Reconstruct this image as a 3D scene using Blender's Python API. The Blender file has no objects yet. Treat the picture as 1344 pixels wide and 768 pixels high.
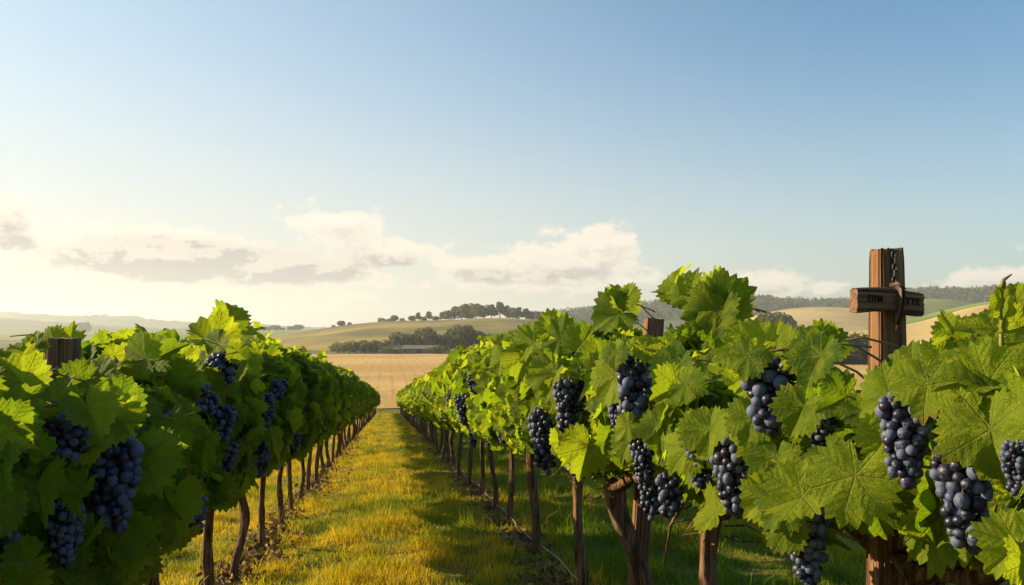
import bpy, math, random
import numpy as np
from mathutils import Vector, noise as mnoise

random.seed(11)
rng = np.random.default_rng(11)
sc = bpy.context.scene
C = sc.collection
R = math.radians

# ------------------------------------------------------------------ camera
FPX = 1100.0
YAW, PITCH = R(8.4), R(2.5)
HORIZON = 432.0
cam_d = bpy.data.cameras.new('camera')
cam_d.sensor_width = 36.0
cam_d.lens = FPX / 1344.0 * 36.0
cam_d.clip_start = 0.05
cam_d.clip_end = 20000
cam = bpy.data.objects.new('camera', cam_d)
C.objects.link(cam)
cam.location = (0, 0, 0)
cam.rotation_euler = (R(90) + PITCH, 0, -YAW)
sc.camera = cam
FW = np.array([math.sin(YAW)*math.cos(PITCH), math.cos(YAW)*math.cos(PITCH), math.sin(PITCH)])
RT = np.array([math.cos(YAW), -math.sin(YAW), 0.0])
UP = np.cross(RT, FW)

# ------------------------------------------------------------------ light
SUN_EL, SUN_AZ = R(21), R(-66)          # azimuth from +Y, clockwise
sun_dir = Vector((math.sin(SUN_AZ)*math.cos(SUN_EL), math.cos(SUN_AZ)*math.cos(SUN_EL), math.sin(SUN_EL)))
sun_d = bpy.data.lights.new('sun', 'SUN')
sun_d.energy = 5.0
sun_d.angle = R(0.5)
sun_d.color = (1.0, 0.79, 0.45)
sun = bpy.data.objects.new('sun', sun_d)
C.objects.link(sun)
sun.location = (-50, 10, 40)
sun.rotation_euler = sun_dir.to_track_quat('Z', 'Y').to_euler()

sc.view_settings.view_transform = 'Standard'
sc.view_settings.look = 'None'
sc.view_settings.gamma = 1.0
sc.view_settings.exposure = 1.15
sc.view_settings.use_curve_mapping = False
sc.render.engine = 'CYCLES'
sc.cycles.use_denoising = True
sc.cycles.max_bounces = 6
sc.cycles.diffuse_bounces = 3
sc.cycles.glossy_bounces = 2
sc.cycles.transmission_bounces = 4
sc.cycles.volume_bounces = 0
sc.cycles.caustics_reflective = False
sc.cycles.caustics_refractive = False


# ------------------------------------------------------------------ node helper
class NT:
    def __init__(s, tree):
        s.t = tree
        tree.nodes.clear()

    def n(s, typ, **kw):
        nd = s.t.nodes.new(typ)
        for k, v in kw.items():
            if k.startswith('i_'):
                key = k[2:]
                key = int(key) if key.isdigit() else key
                s.put(nd.inputs[key], v)
            else:
                setattr(nd, k, v)
        return nd

    def put(s, inp, v):
        if isinstance(v, bpy.types.NodeSocket):
            s.t.links.new(v, inp)
        else:
            inp.default_value = v

    def m(s, op, a, b=None, c=None, clamp=False):
        nd = s.t.nodes.new('ShaderNodeMath')
        nd.operation = op
        nd.use_clamp = clamp
        s.put(nd.inputs[0], a)
        if b is not None: s.put(nd.inputs[1], b)
        if c is not None: s.put(nd.inputs[2], c)
        return nd.outputs[0]

    def ss(s, v, lo, hi, o0=0.0, o1=1.0):
        nd = s.t.nodes.new('ShaderNodeMapRange')
        nd.interpolation_type = 'SMOOTHSTEP'
        s.put(nd.inputs['Value'], v)
        s.put(nd.inputs['From Min'], lo); s.put(nd.inputs['From Max'], hi)
        s.put(nd.inputs['To Min'], o0); s.put(nd.inputs['To Max'], o1)
        return nd.outputs[0]

    def mix(s, f, a, b, blend='MIX'):
        nd = s.t.nodes.new('ShaderNodeMix')
        nd.data_type = 'RGBA'
        nd.blend_type = blend
        s.put(nd.inputs[0], f)
        s.put(nd.inputs[6], a if isinstance(a, bpy.types.NodeSocket) else (*a[:3], 1))
        s.put(nd.inputs[7], b if isinstance(b, bpy.types.NodeSocket) else (*b[:3], 1))
        return nd.outputs[2]

    def noise(s, vec, scale, detail=4.0, rough=0.5, dist=0.0):
        nd = s.n('ShaderNodeTexNoise', i_Scale=scale, i_Detail=detail, i_Roughness=rough, i_Distortion=dist)
        s.put(nd.inputs['Vector'], vec)
        return nd.outputs['Fac']

    def mapping(s, vec, scale=(1, 1, 1), loc=(0, 0, 0), rot=(0, 0, 0)):
        nd = s.n('ShaderNodeMapping')
        s.put(nd.inputs['Vector'], vec)
        nd.inputs['Scale'].default_value = scale
        nd.inputs['Location'].default_value = loc
        nd.inputs['Rotation'].default_value = rot
        return nd.outputs[0]

    def bump(s, h, strength=0.5, dist=0.01):
        nd = s.n('ShaderNodeBump')
        nd.inputs['Strength'].default_value = strength
        nd.inputs['Distance'].default_value = dist
        s.put(nd.inputs['Height'], h)
        return nd.outputs[0]


def new_mat(name):
    m = bpy.data.materials.new(name)
    m.use_nodes = True
    t = NT(m.node_tree)
    out = t.n('ShaderNodeOutputMaterial')
    return m, t, out


def principled(t, out, color, rough=0.7, normal=None, spec=0.3, link=True):
    p = t.n('ShaderNodeBsdfPrincipled')
    t.put(p.inputs['Base Color'], color if isinstance(color, bpy.types.NodeSocket) else (*color[:3], 1))
    t.put(p.inputs['Roughness'], rough)
    p.inputs['Specular IOR Level'].default_value = spec
    if normal is not None: t.put(p.inputs['Normal'], normal)
    if link: t.put(out.inputs['Surface'], p.outputs[0])
    return p


# ------------------------------------------------------------------ world: sky and clouds
def az_of(px): return YAW + math.atan((px - 672.0) / FPX)
def el_of(px, py): return (HORIZON - py) / FPX * math.cos(az_of(px) - YAW)

world = bpy.data.worlds.new('World')
sc.world = world
world.use_nodes = True
w = NT(world.node_tree)
wout = w.n('ShaderNodeOutputWorld')
sky = w.n('ShaderNodeTexSky', sky_type='NISHITA', sun_disc=False, sun_elevation=SUN_EL,
          sun_rotation=SUN_AZ, air_density=1.0, dust_density=1.6, ozone_density=1.6, altitude=150)
SKY_STRENGTH = 0.074
skycol = w.mix(1.0, sky.outputs[0], (SKY_STRENGTH*.65, SKY_STRENGTH*1.0, SKY_STRENGTH*1.10), 'MULTIPLY')
tc = w.n('ShaderNodeTexCoord')
sep = w.n('ShaderNodeSeparateXYZ'); w.put(sep.inputs[0], tc.outputs['Generated'])
dx, dy, dz = sep.outputs
az = w.m('ARCTAN2', dx, dy)
hor = w.m('SQRT', w.m('ADD', w.m('MULTIPLY', dx, dx), w.m('MULTIPLY', dy, dy)))
el = w.m('DIVIDE', dz, w.m('MAXIMUM', hor, 0.001))
# (px, py, half width, half height, weight)
BLOBS = [(240, 338, 165, 34, 1.1), (360, 350, 140, 28, 1.1), (170, 330, 70, 22, .8), (440, 300, 62, 34, .95), (510, 332, 70, 26, .9),
         (640, 355, 90, 22, .8), (740, 345, 90, 32, .9), (785, 330, 54, 30, .95), (690, 362, 160, 22, .8),
         (5, 290, 34, 30, .9), (20, 322, 30, 12, .8), (35, 352, 30, 10, .8), (205, 300, 38, 10, .6),
         (1010, 372, 48, 20, .85), (1090, 378, 30, 9, .8), (1320, 362, 70, 14, .85), (1250, 372, 40, 8, .6),
         (560, 372, 200, 18, .6), (420, 385, 240, 22, .5), (-250, 300, 150, 40, .9), (1650, 340, 160, 40, .9)]

def cloud_density(azs, els, nseed):
    cmb = w.n('ShaderNodeCombineXYZ')
    w.put(cmb.inputs[0], azs); w.put(cmb.inputs[1], w.m('MULTIPLY', els, 1.7)); cmb.inputs[2].default_value = nseed
    n1 = w.noise(cmb.outputs[0], 11.0, 7.0, 0.58, 0.15)
    n2 = w.noise(cmb.outputs[0], 34.0, 5.0, 0.6, 0.1)
    n3 = w.noise(cmb.outputs[0], 80.0, 4.0, 0.6)
    n = w.m('ADD', w.m('ADD', w.m('MULTIPLY', w.m('SUBTRACT', n1, 0.5), 2.4), w.m('MULTIPLY', w.m('SUBTRACT', n2, 0.5), 2.2)), w.m('MULTIPLY', w.m('SUBTRACT', n3, 0.5), .8))
    tot = None
    for (px, py, rx, ry, wt) in BLOBS:
        a0, e0 = az_of(px), el_of(px, py)
        u = w.m('DIVIDE', w.m('SUBTRACT', azs, a0), rx / FPX)
        v = w.m('DIVIDE', w.m('SUBTRACT', els, e0), ry / FPX)
        # flat base: falls faster downwards
        q = w.m('ADD', w.m('MULTIPLY', u, u), w.m('MULTIPLY', v, v))
        g = w.m('MULTIPLY', w.m('POWER', 2.718, w.m('MULTIPLY', q, -0.8)), wt)
        tot = g if tot is None else w.m('MAXIMUM', tot, g)
    return w.m('ADD', w.m('MULTIPLY', tot, 1.9), w.m('SUBTRACT', n, .72)), tot

d0, tot0 = cloud_density(az, el, 3.7)
d1, _ = cloud_density(w.m('SUBTRACT', az, 0.008), w.m('ADD', el, 0.010), 3.7)
alpha = w.m('MULTIPLY', w.ss(d0, -0.06, 0.50), w.ss(tot0, 0.03, 0.2))
lit = w.ss(w.m('SUBTRACT', d0, d1), -0.35, 0.45)
thick = w.ss(d0, 0.1, 1.15)
cl_bright = (0.485, 0.43, 0.355)
cl_grey = (0.245, 0.23, 0.22)
gsum = None
for (px, py, rx, ry, wt) in [(270, 345, 200, 30, 1.0), (390, 356, 90, 18, 1.0), (200, 326, 80, 20, .85), (505, 345, 62, 14, .75), (640, 362, 75, 14, .6), (730, 362, 90, 18, .55), (18, 320, 28, 10, .9),
                             (38, 353, 28, 9, .8), (8, 292, 22, 16, .6), (1010, 382, 45, 10, .45), (1320, 370, 60, 8, .4)]:
    u = w.m('DIVIDE', w.m('SUBTRACT', az, az_of(px)), rx/FPX); v = w.m('DIVIDE', w.m('SUBTRACT', el, el_of(px, py)), ry/FPX)
    g = w.m('MULTIPLY', w.m('POWER', 2.718, w.m('MULTIPLY', w.m('ADD', w.m('MULTIPLY', u, u), w.m('MULTIPLY', v, v)), -.8)), wt)
    gsum = g if gsum is None else w.m('MAXIMUM', gsum, g)
greyf = w.m('MULTIPLY', w.ss(w.m('ADD', gsum, w.m('MULTIPLY', d0, .22)), .30, .95), w.ss(lit, .2, 1.0, 1.0, .45))
thin = w.m('MULTIPLY', w.m('SUBTRACT', 1.0, lit), w.ss(d0, .2, .9, .0, .45))
ccol = w.mix(w.m('ADD', w.m('MULTIPLY', greyf, .9), thin, clamp=True), cl_bright, cl_grey)
# cream veil near the horizon, strongest towards the sun
veil_e = w.m('POWER', 2.718, w.m('MULTIPLY', w.m('MULTIPLY', w.m('MAXIMUM', el, 0.0), w.m('MAXIMUM', el, 0.0)), -22.0))
sd = w.m('COSINE', w.m('SUBTRACT', az, SUN_AZ))
veil_s = w.ss(sd, -0.75, 0.95, 0.42, 1.0)
veil = w.m('MULTIPLY', veil_e, veil_s)
wide = w.m('MULTIPLY', w.m('POWER', 2.718, w.m('MULTIPLY', w.m('MAXIMUM', el, 0.0), -1.7)), w.ss(sd, -.25, 1.0, 0.0, .85))
base = w.mix(wide, skycol, (0.365, 0.375, 0.37))
base = w.mix(w.m('MULTIPLY', veil, 0.78), base, (0.435, 0.385, 0.305))
skyc = w.mix(w.m('MULTIPLY', alpha, 0.92), base, ccol)
bg = w.n('ShaderNodeBackground'); w.put(bg.inputs[0], skyc); bg.inputs[1].default_value = 1.0
w.put(wout.inputs['Surface'], bg.outputs[0])


# ------------------------------------------------------------------ generic helpers
def tag(o, label=None, cat=None, group=None, kind=None):
    if label: o['label'] = label
    if cat: o['category'] = cat
    if group: o['group'] = group
    if kind: o['kind'] = kind
    return o


def empty(name, loc, parent=None, rz=0.0):
    o = bpy.data.objects.new(name, None)
    o.empty_display_size = 0.1
    o.location = loc
    o.rotation_euler = (0, 0, rz)
    C.objects.link(o)
    if parent: o.parent = parent
    return o


def np_mesh(name, V, F, mats, mi=None, uv=None, col=None, smooth=True):
    """V (n,3); F (m,3) or (m,4)"""
    V = np.asarray(V, dtype=np.float32); F = np.asarray(F, dtype=np.int32)
    me = bpy.data.meshes.new(name)
    k = F.shape[1]
    me.vertices.add(len(V)); me.vertices.foreach_set('co', V.ravel())
    me.loops.add(F.size); me.loops.foreach_set('vertex_index', F.ravel())
    me.polygons.add(len(F))
    me.polygons.foreach_set('loop_start', np.arange(0, F.size, k, dtype=np.int32))
    me.polygons.foreach_set('loop_total', np.full(len(F), k, dtype=np.int32))
    me.polygons.foreach_set('use_smooth', np.full(len(F), smooth, dtype=bool))
    for m in mats: me.materials.append(m)
    if mi is not None: me.polygons.foreach_set('material_index', np.asarray(mi, dtype=np.int32))
    if uv is not None:
        l = me.uv_layers.new(name='UVMap')
        l.data.foreach_set('uv', np.asarray(uv, dtype=np.float32)[F.ravel()].ravel())
    if col is not None:
        a = me.attributes.new('rnd', 'FLOAT_COLOR', 'POINT')
        c = np.ones((len(V), 4), dtype=np.float32); c[:, :3] = col
        a.data.foreach_set('color', c.ravel())
    me.update(calc_edges=True)
    me.validate()
    return me


def link(name, me, parent=None, loc=None):
    o = bpy.data.objects.new(name, me)
    C.objects.link(o)
    if parent: o.parent = parent
    if loc is not None: o.location = loc
    return o


class Acc:
    """collects triangles, with uv, random colour and a material index"""
    def __init__(s): s.V = []; s.F = []; s.U = []; s.K = []; s.M = []; s.n = 0
    def add(s, V, F, uv=None, col=None, mi=0):
        V = np.asarray(V, float); F = np.asarray(F, int)
        if F.shape[1] == 4: F = np.vstack([F[:, [0, 1, 2]], F[:, [0, 2, 3]]])
        s.V.append(V); s.F.append(F + s.n); s.n += len(V)
        s.U.append(np.zeros((len(V), 2)) if uv is None else uv)
        s.K.append(np.tile([.5, .5, .5], (len(V), 1)) if col is None else col)
        s.M.append(np.full(len(F), mi))
    def mesh(s, name, mats, smooth=True, origin=(0, 0, 0)):
        return np_mesh(name, np.vstack(s.V) - np.array(origin), np.vstack(s.F), mats, np.concatenate(s.M), np.vstack(s.U), np.vstack(s.K), smooth)


def tube(P, rad, ns=8, ridge=0.0, nridge=5, twist=0.0, seed=0, cap=True, squash=1.0):
    P = np.asarray(P, float); n = len(P)
    rad = np.full(n, rad) if np.isscalar(rad) else np.asarray(rad, float)
    T = np.gradient(P, axis=0); T /= np.linalg.norm(T, axis=1)[:, None] + 1e-9
    ref = np.array([1.0, 0, 0]) if abs(T[0][0]) < .8 else np.array([0, 1.0, 0])
    r_ = np.random.default_rng(seed)
    ph = r_.uniform(0, 6.28, 4)
    V = []
    for i in range(n):
        a = np.cross(T[i], ref); a /= np.linalg.norm(a) + 1e-9
        b = np.cross(T[i], a)
        th = np.linspace(0, 2*np.pi, ns, endpoint=False)
        u = i / max(1, n-1)
        rr = rad[i] * (1 + ridge*np.sin(nridge*th + ph[0] + twist*u) + ridge*.7*np.sin((nridge*2-3)*th + ph[1] - twist*1.6*u) + ridge*.5*np.sin(2*th + ph[2] + 9*u))
        V.append(P[i] + rr[:, None]*(np.cos(th)[:, None]*a + squash*np.sin(th)[:, None]*b))
    V = np.vstack(V)
    F = []
    for i in range(n-1):
        for j in range(ns):
            k = (j+1) % ns
            F.append((i*ns+j, i*ns+k, (i+1)*ns+k, (i+1)*ns+j))
    F = np.array(F)
    F = np.vstack([F[:, [0, 1, 2]], F[:, [0, 2, 3]]])
    if cap:
        V = np.vstack([V, P[0], P[-1]]); c0, c1 = n*ns, n*ns+1
        F = np.vstack([F, [(c0, (j+1) % ns, j) for j in range(ns)], [(c1, (n-1)*ns+j, (n-1)*ns+(j+1) % ns) for j in range(ns)]])
    return V, F


def ray(px, py):
    d = FW + RT*(px-672.0)/FPX + UP*(384.0-py)/FPX
    return d


def on_plane_x(px, py, X):
    d = ray(px, py)
    return d * (X / d[0])


def row_y(px, X):
    t = (px-672.0)/FPX
    cy, sy = math.cos(YAW), math.sin(YAW)
    return X*(cy - t*sy)/(t*cy + sy)


def at_depth(px, D, py=None):
    """point at horizontal forward distance D in the direction of column px"""
    t = (px-672.0)/FPX
    f = np.array([math.sin(YAW), math.cos(YAW)]); r = np.array([math.cos(YAW), -math.sin(YAW)])
    p = D*(f + t*r)
    z = 0.0 if py is None else (HORIZON-py)/FPX*D
    return np.array([p[0], p[1], z])


SLOPE = 0.0833
CAM_H = 1.25
def ground_z(x, y):
    y = np.asarray(y, float)
    zs = -CAM_H - SLOPE*y
    zf = -8.0 - 1.4*np.clip((y-110)/200.0, 0, 1)
    k = 0.35
    a = np.clip((y-84)/26.0, 0, 1); a = a*a*(3-2*a)
    z = zs*(1-a) + zf*a
    return z


# ------------------------------------------------------------------ materials
def mat_leaf(name, g0, g1, t0, t1, trans=0.45, veins=True):
    m, t, out = new_mat(name)
    at = t.n('ShaderNodeAttribute', attribute_name='rnd')
    sp = t.n('ShaderNodeSeparateColor'); t.put(sp.inputs[0], at.outputs['Color'])
    r1, r2, r3 = sp.outputs
    col = t.mix(r1, g0, g1)
    tr = t.mix(r1, t0, t1)
    nrm = None
    geo = t.n('ShaderNodeNewGeometry')
    nz = t.noise(geo.outputs['Position'], 38.0, 3.0)
    col = t.mix(t.m('MULTIPLY', t.ss(nz, .35, .75), .5), col, (g1[0]*1.5, g1[1]*1.15, g1[2]*.8))
    if veins:
        uvn = t.n('ShaderNodeUVMap')
        s2 = t.n('ShaderNodeSeparateXYZ'); t.put(s2.inputs[0], uvn.outputs[0])
        ux = t.m('ABSOLUTE', s2.outputs[0]); uy = s2.outputs[1]
        th = t.m('ARCTAN2', ux, uy)
        rr = t.m('SQRT', t.m('ADD', t.m('MULTIPLY', ux, ux), t.m('MULTIPLY', uy, uy)))
        ph = t.m('ABSOLUTE', t.m('SUBTRACT', t.m('PINGPONG', t.m('ADD', th, 0.0), R(26.0)), 0.0))
        # ph is the angle to the nearest of the veins at 0, +-52, +-104 degrees
        a_ = t.m('MULTIPLY', rr, t.m('COSINE', ph)); b_ = t.m('MULTIPLY', rr, t.m('SINE', ph))
        mainv = t.ss(b_, 0.006, 0.022, 1.0, 0.0)
        fr = t.m('FRACT', t.m('ADD', t.m('MULTIPLY', t.m('SUBTRACT', a_, t.m('MULTIPLY', b_, 0.85)), 6.2), t.m('ADD', t.m('MULTIPLY', nz, .9), t.m('MULTIPLY', th, .13))))
        sec = t.ss(t.m('ABSOLUTE', t.m('SUBTRACT', fr, 0.5)), 0.02, 0.10, 1.0, 0.0)
        cells = t.m('ABSOLUTE', t.m('SUBTRACT', fr, 0.5))
        vein = t.m('MAXIMUM', mainv, t.m('MULTIPLY', sec, 0.30))
        col = t.mix(t.m('MULTIPLY', vein, 0.45), col, (0.20, 0.25, 0.06))
        tr = t.mix(t.m('MULTIPLY', vein, 0.5), tr, (t1[0]*.55, t1[1]*.55, t1[2]*.6))
        fine = t.n('ShaderNodeTexVoronoi', feature='DISTANCE_TO_EDGE', i_Scale=19.0)
        t.put(fine.inputs['Vector'], uvn.outputs[0])
        h = t.m('ADD', t.m('ADD', t.m('MULTIPLY', cells, 0.42), t.m('MULTIPLY', nz, .9)), t.m('SUBTRACT', t.m('MULTIPLY', t.ss(fine.outputs[0], 0.0, 0.12), 0.3), t.m('MULTIPLY', mainv, 0.9)))
        nrm = t.bump(h, 0.6, 0.009)
        spot = t.m('MULTIPLY', t.ss(t.noise(t.mapping(uvn.outputs[0], (1, 1, 1)), 9.0, 3.0, .6), .66, .70), t.ss(r2, .45, .8))
        col = t.mix(t.m('MULTIPLY', spot, .75), col, (0.16, 0.085, 0.025))
        tr = t.mix(t.m('MULTIPLY', spot, .7), tr, (0.20, 0.10, 0.02))
        # browned margin on older leaves
        edge = t.m('MULTIPLY', t.ss(t.m('ADD', rr, t.m('MULTIPLY', nz, .4)), 0.98, 1.12), t.ss(r3, 0.55, 0.9))
        col = t.mix(t.m('MULTIPLY', edge, .8), col, (0.22, 0.12, 0.03))
    p = principled(t, out, col, 0.58, nrm, 0.10, link=False)
    tb = t.n('ShaderNodeBsdfTranslucent'); t.put(tb.inputs[0], tr)
    if nrm is not None: t.put(tb.inputs['Normal'], nrm)
    mx = t.n('ShaderNodeMixShader', i_0=trans)
    t.put(mx.inputs[1], p.outputs[0]); t.put(mx.inputs[2], tb.outputs[0])
    t.put(out.inputs[0], mx.outputs[0])
    return m


M_leaf = mat_leaf('vine_leaf', (0.028, 0.076, 0.010), (0.20, 0.265, 0.014), (0.15, 0.30, 0.008), (0.56, 0.64, 0.02), 0.50)
M_leaf_far = mat_leaf('vine_leaf_small', (0.025, 0.07, 0.010), (0.19, 0.24, 0.012), (0.16, 0.28, 0.008), (0.60, 0.62, 0.02), 0.44, veins=False)

m, t, out = new_mat('green_stem'); M_stem = m
at = t.n('ShaderNodeTexCoord')
principled(t, out, t.mix(t.noise(at.outputs['Object'], 14.0), (0.13, 0.15, 0.03), (0.22, 0.11, 0.045)), 0.55)

m, t, out = new_mat('vine_bark'); M_bark = m
tcn = t.n('ShaderNodeTexCoord')
v = t.mapping(tcn.outputs['Object'], (60, 60, 5))
n1 = t.noise(v, 1.0, 6.0, 0.65, 0.6)
n2 = t.noise(tcn.outputs['Object'], 9.0, 4.0)
c = t.mix(t.ss(n1, .35, .68), (0.035, 0.017, 0.010), (0.24, 0.125, 0.07))
c = t.mix(t.m('MULTIPLY', t.ss(n2, .5, .75), .55), c, (0.17, 0.14, 0.11))
principled(t, out, c, 0.85, t.bump(n1, 1.0, 0.012), 0.15)

def mat_wood(name, rot, ca, cb, cc, lines=95):
    m, t, out = new_mat(name)
    tcn = t.n('ShaderNodeTexCoord')
    v = t.mapping(tcn.outputs['Object'], (lines, lines, 3.0), rot=(0, 0, 0)) if not rot else t.mapping(tcn.outputs['Object'], (3.0, lines, lines))
    n1 = t.noise(v, 1.0, 5.0, 0.6, 0.35)
    v2 = t.mapping(tcn.outputs['Object'], (26, 26, .8)) if not rot else t.mapping(tcn.outputs['Object'], (.8, 26, 26))
    n2 = t.noise(v2, 1.0, 3.0, 0.5, 0.2)
    c = t.mix(t.ss(n1, .3, .72), ca, cb)
    c = t.mix(t.ss(n2, .45, .7), c, cc)
    crack = t.ss(n1, .30, .38)
    c = t.mix(crack, (0.012, 0.007, 0.004), c)
    principled(t, out, c, 0.8, t.bump(t.m('ADD', n1, t.m('MULTIPLY', n2, .6)), 0.9, 0.006), 0.2)
    return m
M_wood = mat_wood('weathered_wood', False, (0.07, 0.036, 0.02), (0.27, 0.145, 0.075), (0.19, 0.085, 0.04))
M_wood_h = mat_wood('weathered_crossbar_wood', True, (0.08, 0.042, 0.026), (0.24, 0.145, 0.09), (0.17, 0.09, 0.05), 110)
m, t, out = new_mat('dark_iron'); M_iron = m
principled(t, out, (0.018, 0.016, 0.016), 0.45, None, 0.5)
m, t, out = new_mat('burnt_lettering'); M_letter = m
principled(t, out, (0.012, 0.009, 0.008), 0.9)
m, t, out = new_mat('dark_strap_leather'); M_strap = m
tcn = t.n('ShaderNodeTexCoord')
principled(t, out, t.mix(t.noise(tcn.outputs['Object'], 60.0), (0.02, 0.012, 0.009), (0.075, 0.04, 0.025)), 0.55)

m, t, out = new_mat('grape_skin'); M_grape = m
at = t.n('ShaderNodeAttribute', attribute_name='rnd')
sp = t.n('ShaderNodeSeparateColor'); t.put(sp.inputs[0], at.outputs['Color'])
tcn = t.n('ShaderNodeTexCoord')
n1 = t.noise(tcn.outputs['Object'], 16.0, 5.0, 0.62)
base_c = t.mix(sp.outputs[0], (0.006, 0.007, 0.022), (0.016, 0.011, 0.030))
bloom = t.m('MULTIPLY', t.ss(t.m('ADD', n1, t.m('MULTIPLY', t.m('SUBTRACT', sp.outputs[1], .35), .5)), .42, .72), 0.9)
gc = t.mix(bloom, base_c, (0.085, 0.105, 0.190))
principled(t, out, gc, t.ss(bloom, 0, 1, .38, .70), t.bump(n1, .25, .002), 0.35)

m, t, out = new_mat('grass_blades'); M_grass = m
at = t.n('ShaderNodeAttribute', attribute_name='rnd')
sp = t.n('ShaderNodeSeparateColor'); t.put(sp.inputs[0], at.outputs['Color'])
c1 = t.mix(sp.outputs[0], (0.04, 0.11, 0.006), (0.18, 0.27, 0.010))
c2 = t.mix(sp.outputs[0], (0.38, 0.26, 0.012), (0.68, 0.50, 0.02))
cg = t.mix(sp.outputs[1], c1, c2)
p = principled(t, out, cg, 0.6, None, 0.2, link=False)
tb = t.n('ShaderNodeBsdfTranslucent'); t.put(tb.inputs[0], t.mix(1.0, cg, (1.35, 1.3, .9), 'MULTIPLY'))
mx = t.n('ShaderNodeMixShader', i_0=0.42); t.put(mx.inputs[1], p.outputs[0]); t.put(mx.inputs[2], tb.outputs[0])
t.put(out.inputs[0], mx.outputs[0])

def gold_np(x, y):
    """how dry the grass is at a place, 0..1"""
    v = (np.sin(x*1.9+1.3)*np.sin(y*1.1+.4) + .8*np.sin(x*3.7-y*2.3+2) + .6*np.sin(x*.8+y*.55) + .6*np.sin(6.1*x+4.7*y) + .5*np.sin(-5.2*x+8.3*y+1))
    return 1/(1+np.exp(-(v*1.5+.55)))

m, t, out = new_mat('turf_soil'); M_ground = m
tcn = t.n('ShaderNodeTexCoord')
pos = tcn.outputs['Object']
na = t.noise(pos, 0.9, 6.0, 0.6); nb = t.noise(pos, 26.0, 5.0, 0.65); nc = t.noise(pos, 0.012, 4.0)
cA = t.mix(t.ss(na, .38, .62), (0.055, 0.105, 0.016), (0.20, 0.155, 0.035))
cA = t.mix(t.m('MULTIPLY', t.ss(nb, .45, .7), .6), cA, (0.045, 0.04, 0.014))
cB = t.mix(t.ss(nc, .42, .6), (0.06, 0.085, 0.03), (0.20, 0.165, 0.07))
sp = t.n('ShaderNodeSeparateXYZ'); t.put(sp.inputs[0], pos)
far = t.ss(sp.outputs[1], 90.0, 300.0)
principled(t, out, t.mix(far, cA, cB), 0.95, t.bump(nb, .8, .03), 0.1)

def mat_field(name, ca, cb, scale=0.02, stripes=None, cs=(0.1, 0.08, 0.03)):
    m, t, out = new_mat(name)
    tcn = t.n('ShaderNodeTexCoord'); pos = tcn.outputs['Object']
    n1 = t.noise(pos, scale, 5.0, 0.6); n2 = t.noise(pos, scale*22, 4.0, 0.6)
    c = t.mix(t.ss(n1, .38, .62), ca, cb)
    c = t.mix(t.m('MULTIPLY', t.ss(n2, .42, .7), .35), c, tuple(x*.55 for x in cb))
    nrm = t.bump(n2, .6, .3)
    if stripes:
        sp = t.n('ShaderNodeSeparateXYZ'); t.put(sp.inputs[0], pos)
        nw = t.noise(pos, .25, 3.0)
        fr = t.m('FRACT', t.m('ADD', t.m('DIVIDE', sp.outputs[0], stripes), t.m('MULTIPLY', nw, .35)))
        st = t.ss(t.m('ABSOLUTE', t.m('SUBTRACT', fr, .5)), .03, .17, 1.0, 0.0)
        st = t.m('MULTIPLY', st, t.ss(t.noise(t.mapping(pos, (1.5, .05, 1)), 1.0, 3.0), .35, .6))
        c = t.mix(t.m('MULTIPLY', st, .6), c, cs)
    principled(t, out, c, 0.95, nrm, 0.1)
    return m

M_gold = mat_field('dry_stubble', (0.42, 0.26, 0.09), (0.55, 0.36, 0.14), 0.03, 2.1, (0.34, 0.20, 0.075))
M_hill = mat_field('pasture', (0.11, 0.105, 0.035), (0.33, 0.24, 0.08), 0.009)
M_hill_tan = mat_field('ripe_field', (0.40, 0.29, 0.13), (0.50, 0.38, 0.18), 0.012)
M_hill_green = mat_field('green_pasture', (0.13, 0.17, 0.04), (0.24, 0.26, 0.06), 0.008)
M_hill_blue = mat_field('far_hill_woods', (0.05, 0.07, 0.035), (0.12, 0.12, 0.06), 0.004)

def mat_tree(name, ca, cb):
    m, t, out = new_mat(name)
    at = t.n('ShaderNodeAttribute', attribute_name='rnd')
    sp = t.n('ShaderNodeSeparateColor'); t.put(sp.inputs[0], at.outputs['Color'])
    col = t.mix(sp.outputs[0], ca, cb)
    p = principled(t, out, col, .7, None, .15, link=False)
    tb = t.n('ShaderNodeBsdfTranslucent'); t.put(tb.inputs[0], t.mix(1.0, col, (1.8, 1.7, .8), 'MULTIPLY'))
    mx = t.n('ShaderNodeMixShader', i_0=0.25); t.put(mx.inputs[1], p.outputs[0]); t.put(mx.inputs[2], tb.outputs[0])
    t.put(out.inputs[0], mx.outputs[0])
    return m
M_tree = mat_tree('tree_leaves', (0.055, 0.068, 0.022), (0.125, 0.13, 0.042))
M_tree2 = mat_tree('olive_tree_leaves', (0.08, 0.085, 0.032), (0.17, 0.16, 0.055))

# ------------------------------------------------------------------ ground and fields
xs = np.concatenate([-np.geomspace(4600, 14, 40), np.linspace(-12, 12, 97), np.geomspace(14, 4600, 40)])
ys = np.concatenate([-np.geomspace(900, 4, 14), np.linspace(-3, 30, 133), np.linspace(30.6, 130, 120), np.geomspace(133, 4600, 50)])
X, Y = np.meshgrid(xs, ys)
Z = ground_z(X, Y)
near = np.exp(-(X/14)**2) * (Y < 90)
Z = Z + near*(0.018*np.sin(3.1*X+1.7*Y) + 0.014*np.sin(5.3*X-2.9*Y+1) + 0.02*np.sin(.9*Y+.6*X))
nx, ny = len(xs), len(ys)
V = np.stack([X.ravel(), Y.ravel(), Z.ravel()], 1)
idx = np.arange(nx*ny).reshape(ny, nx)
F = np.stack([idx[:-1, :-1].ravel(), idx[:-1, 1:].ravel(), idx[1:, 1:].ravel(), idx[1:, :-1].ravel()], 1)
tag(link('ground', np_mesh('ground', V, F, [M_ground])), kind='structure')

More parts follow.
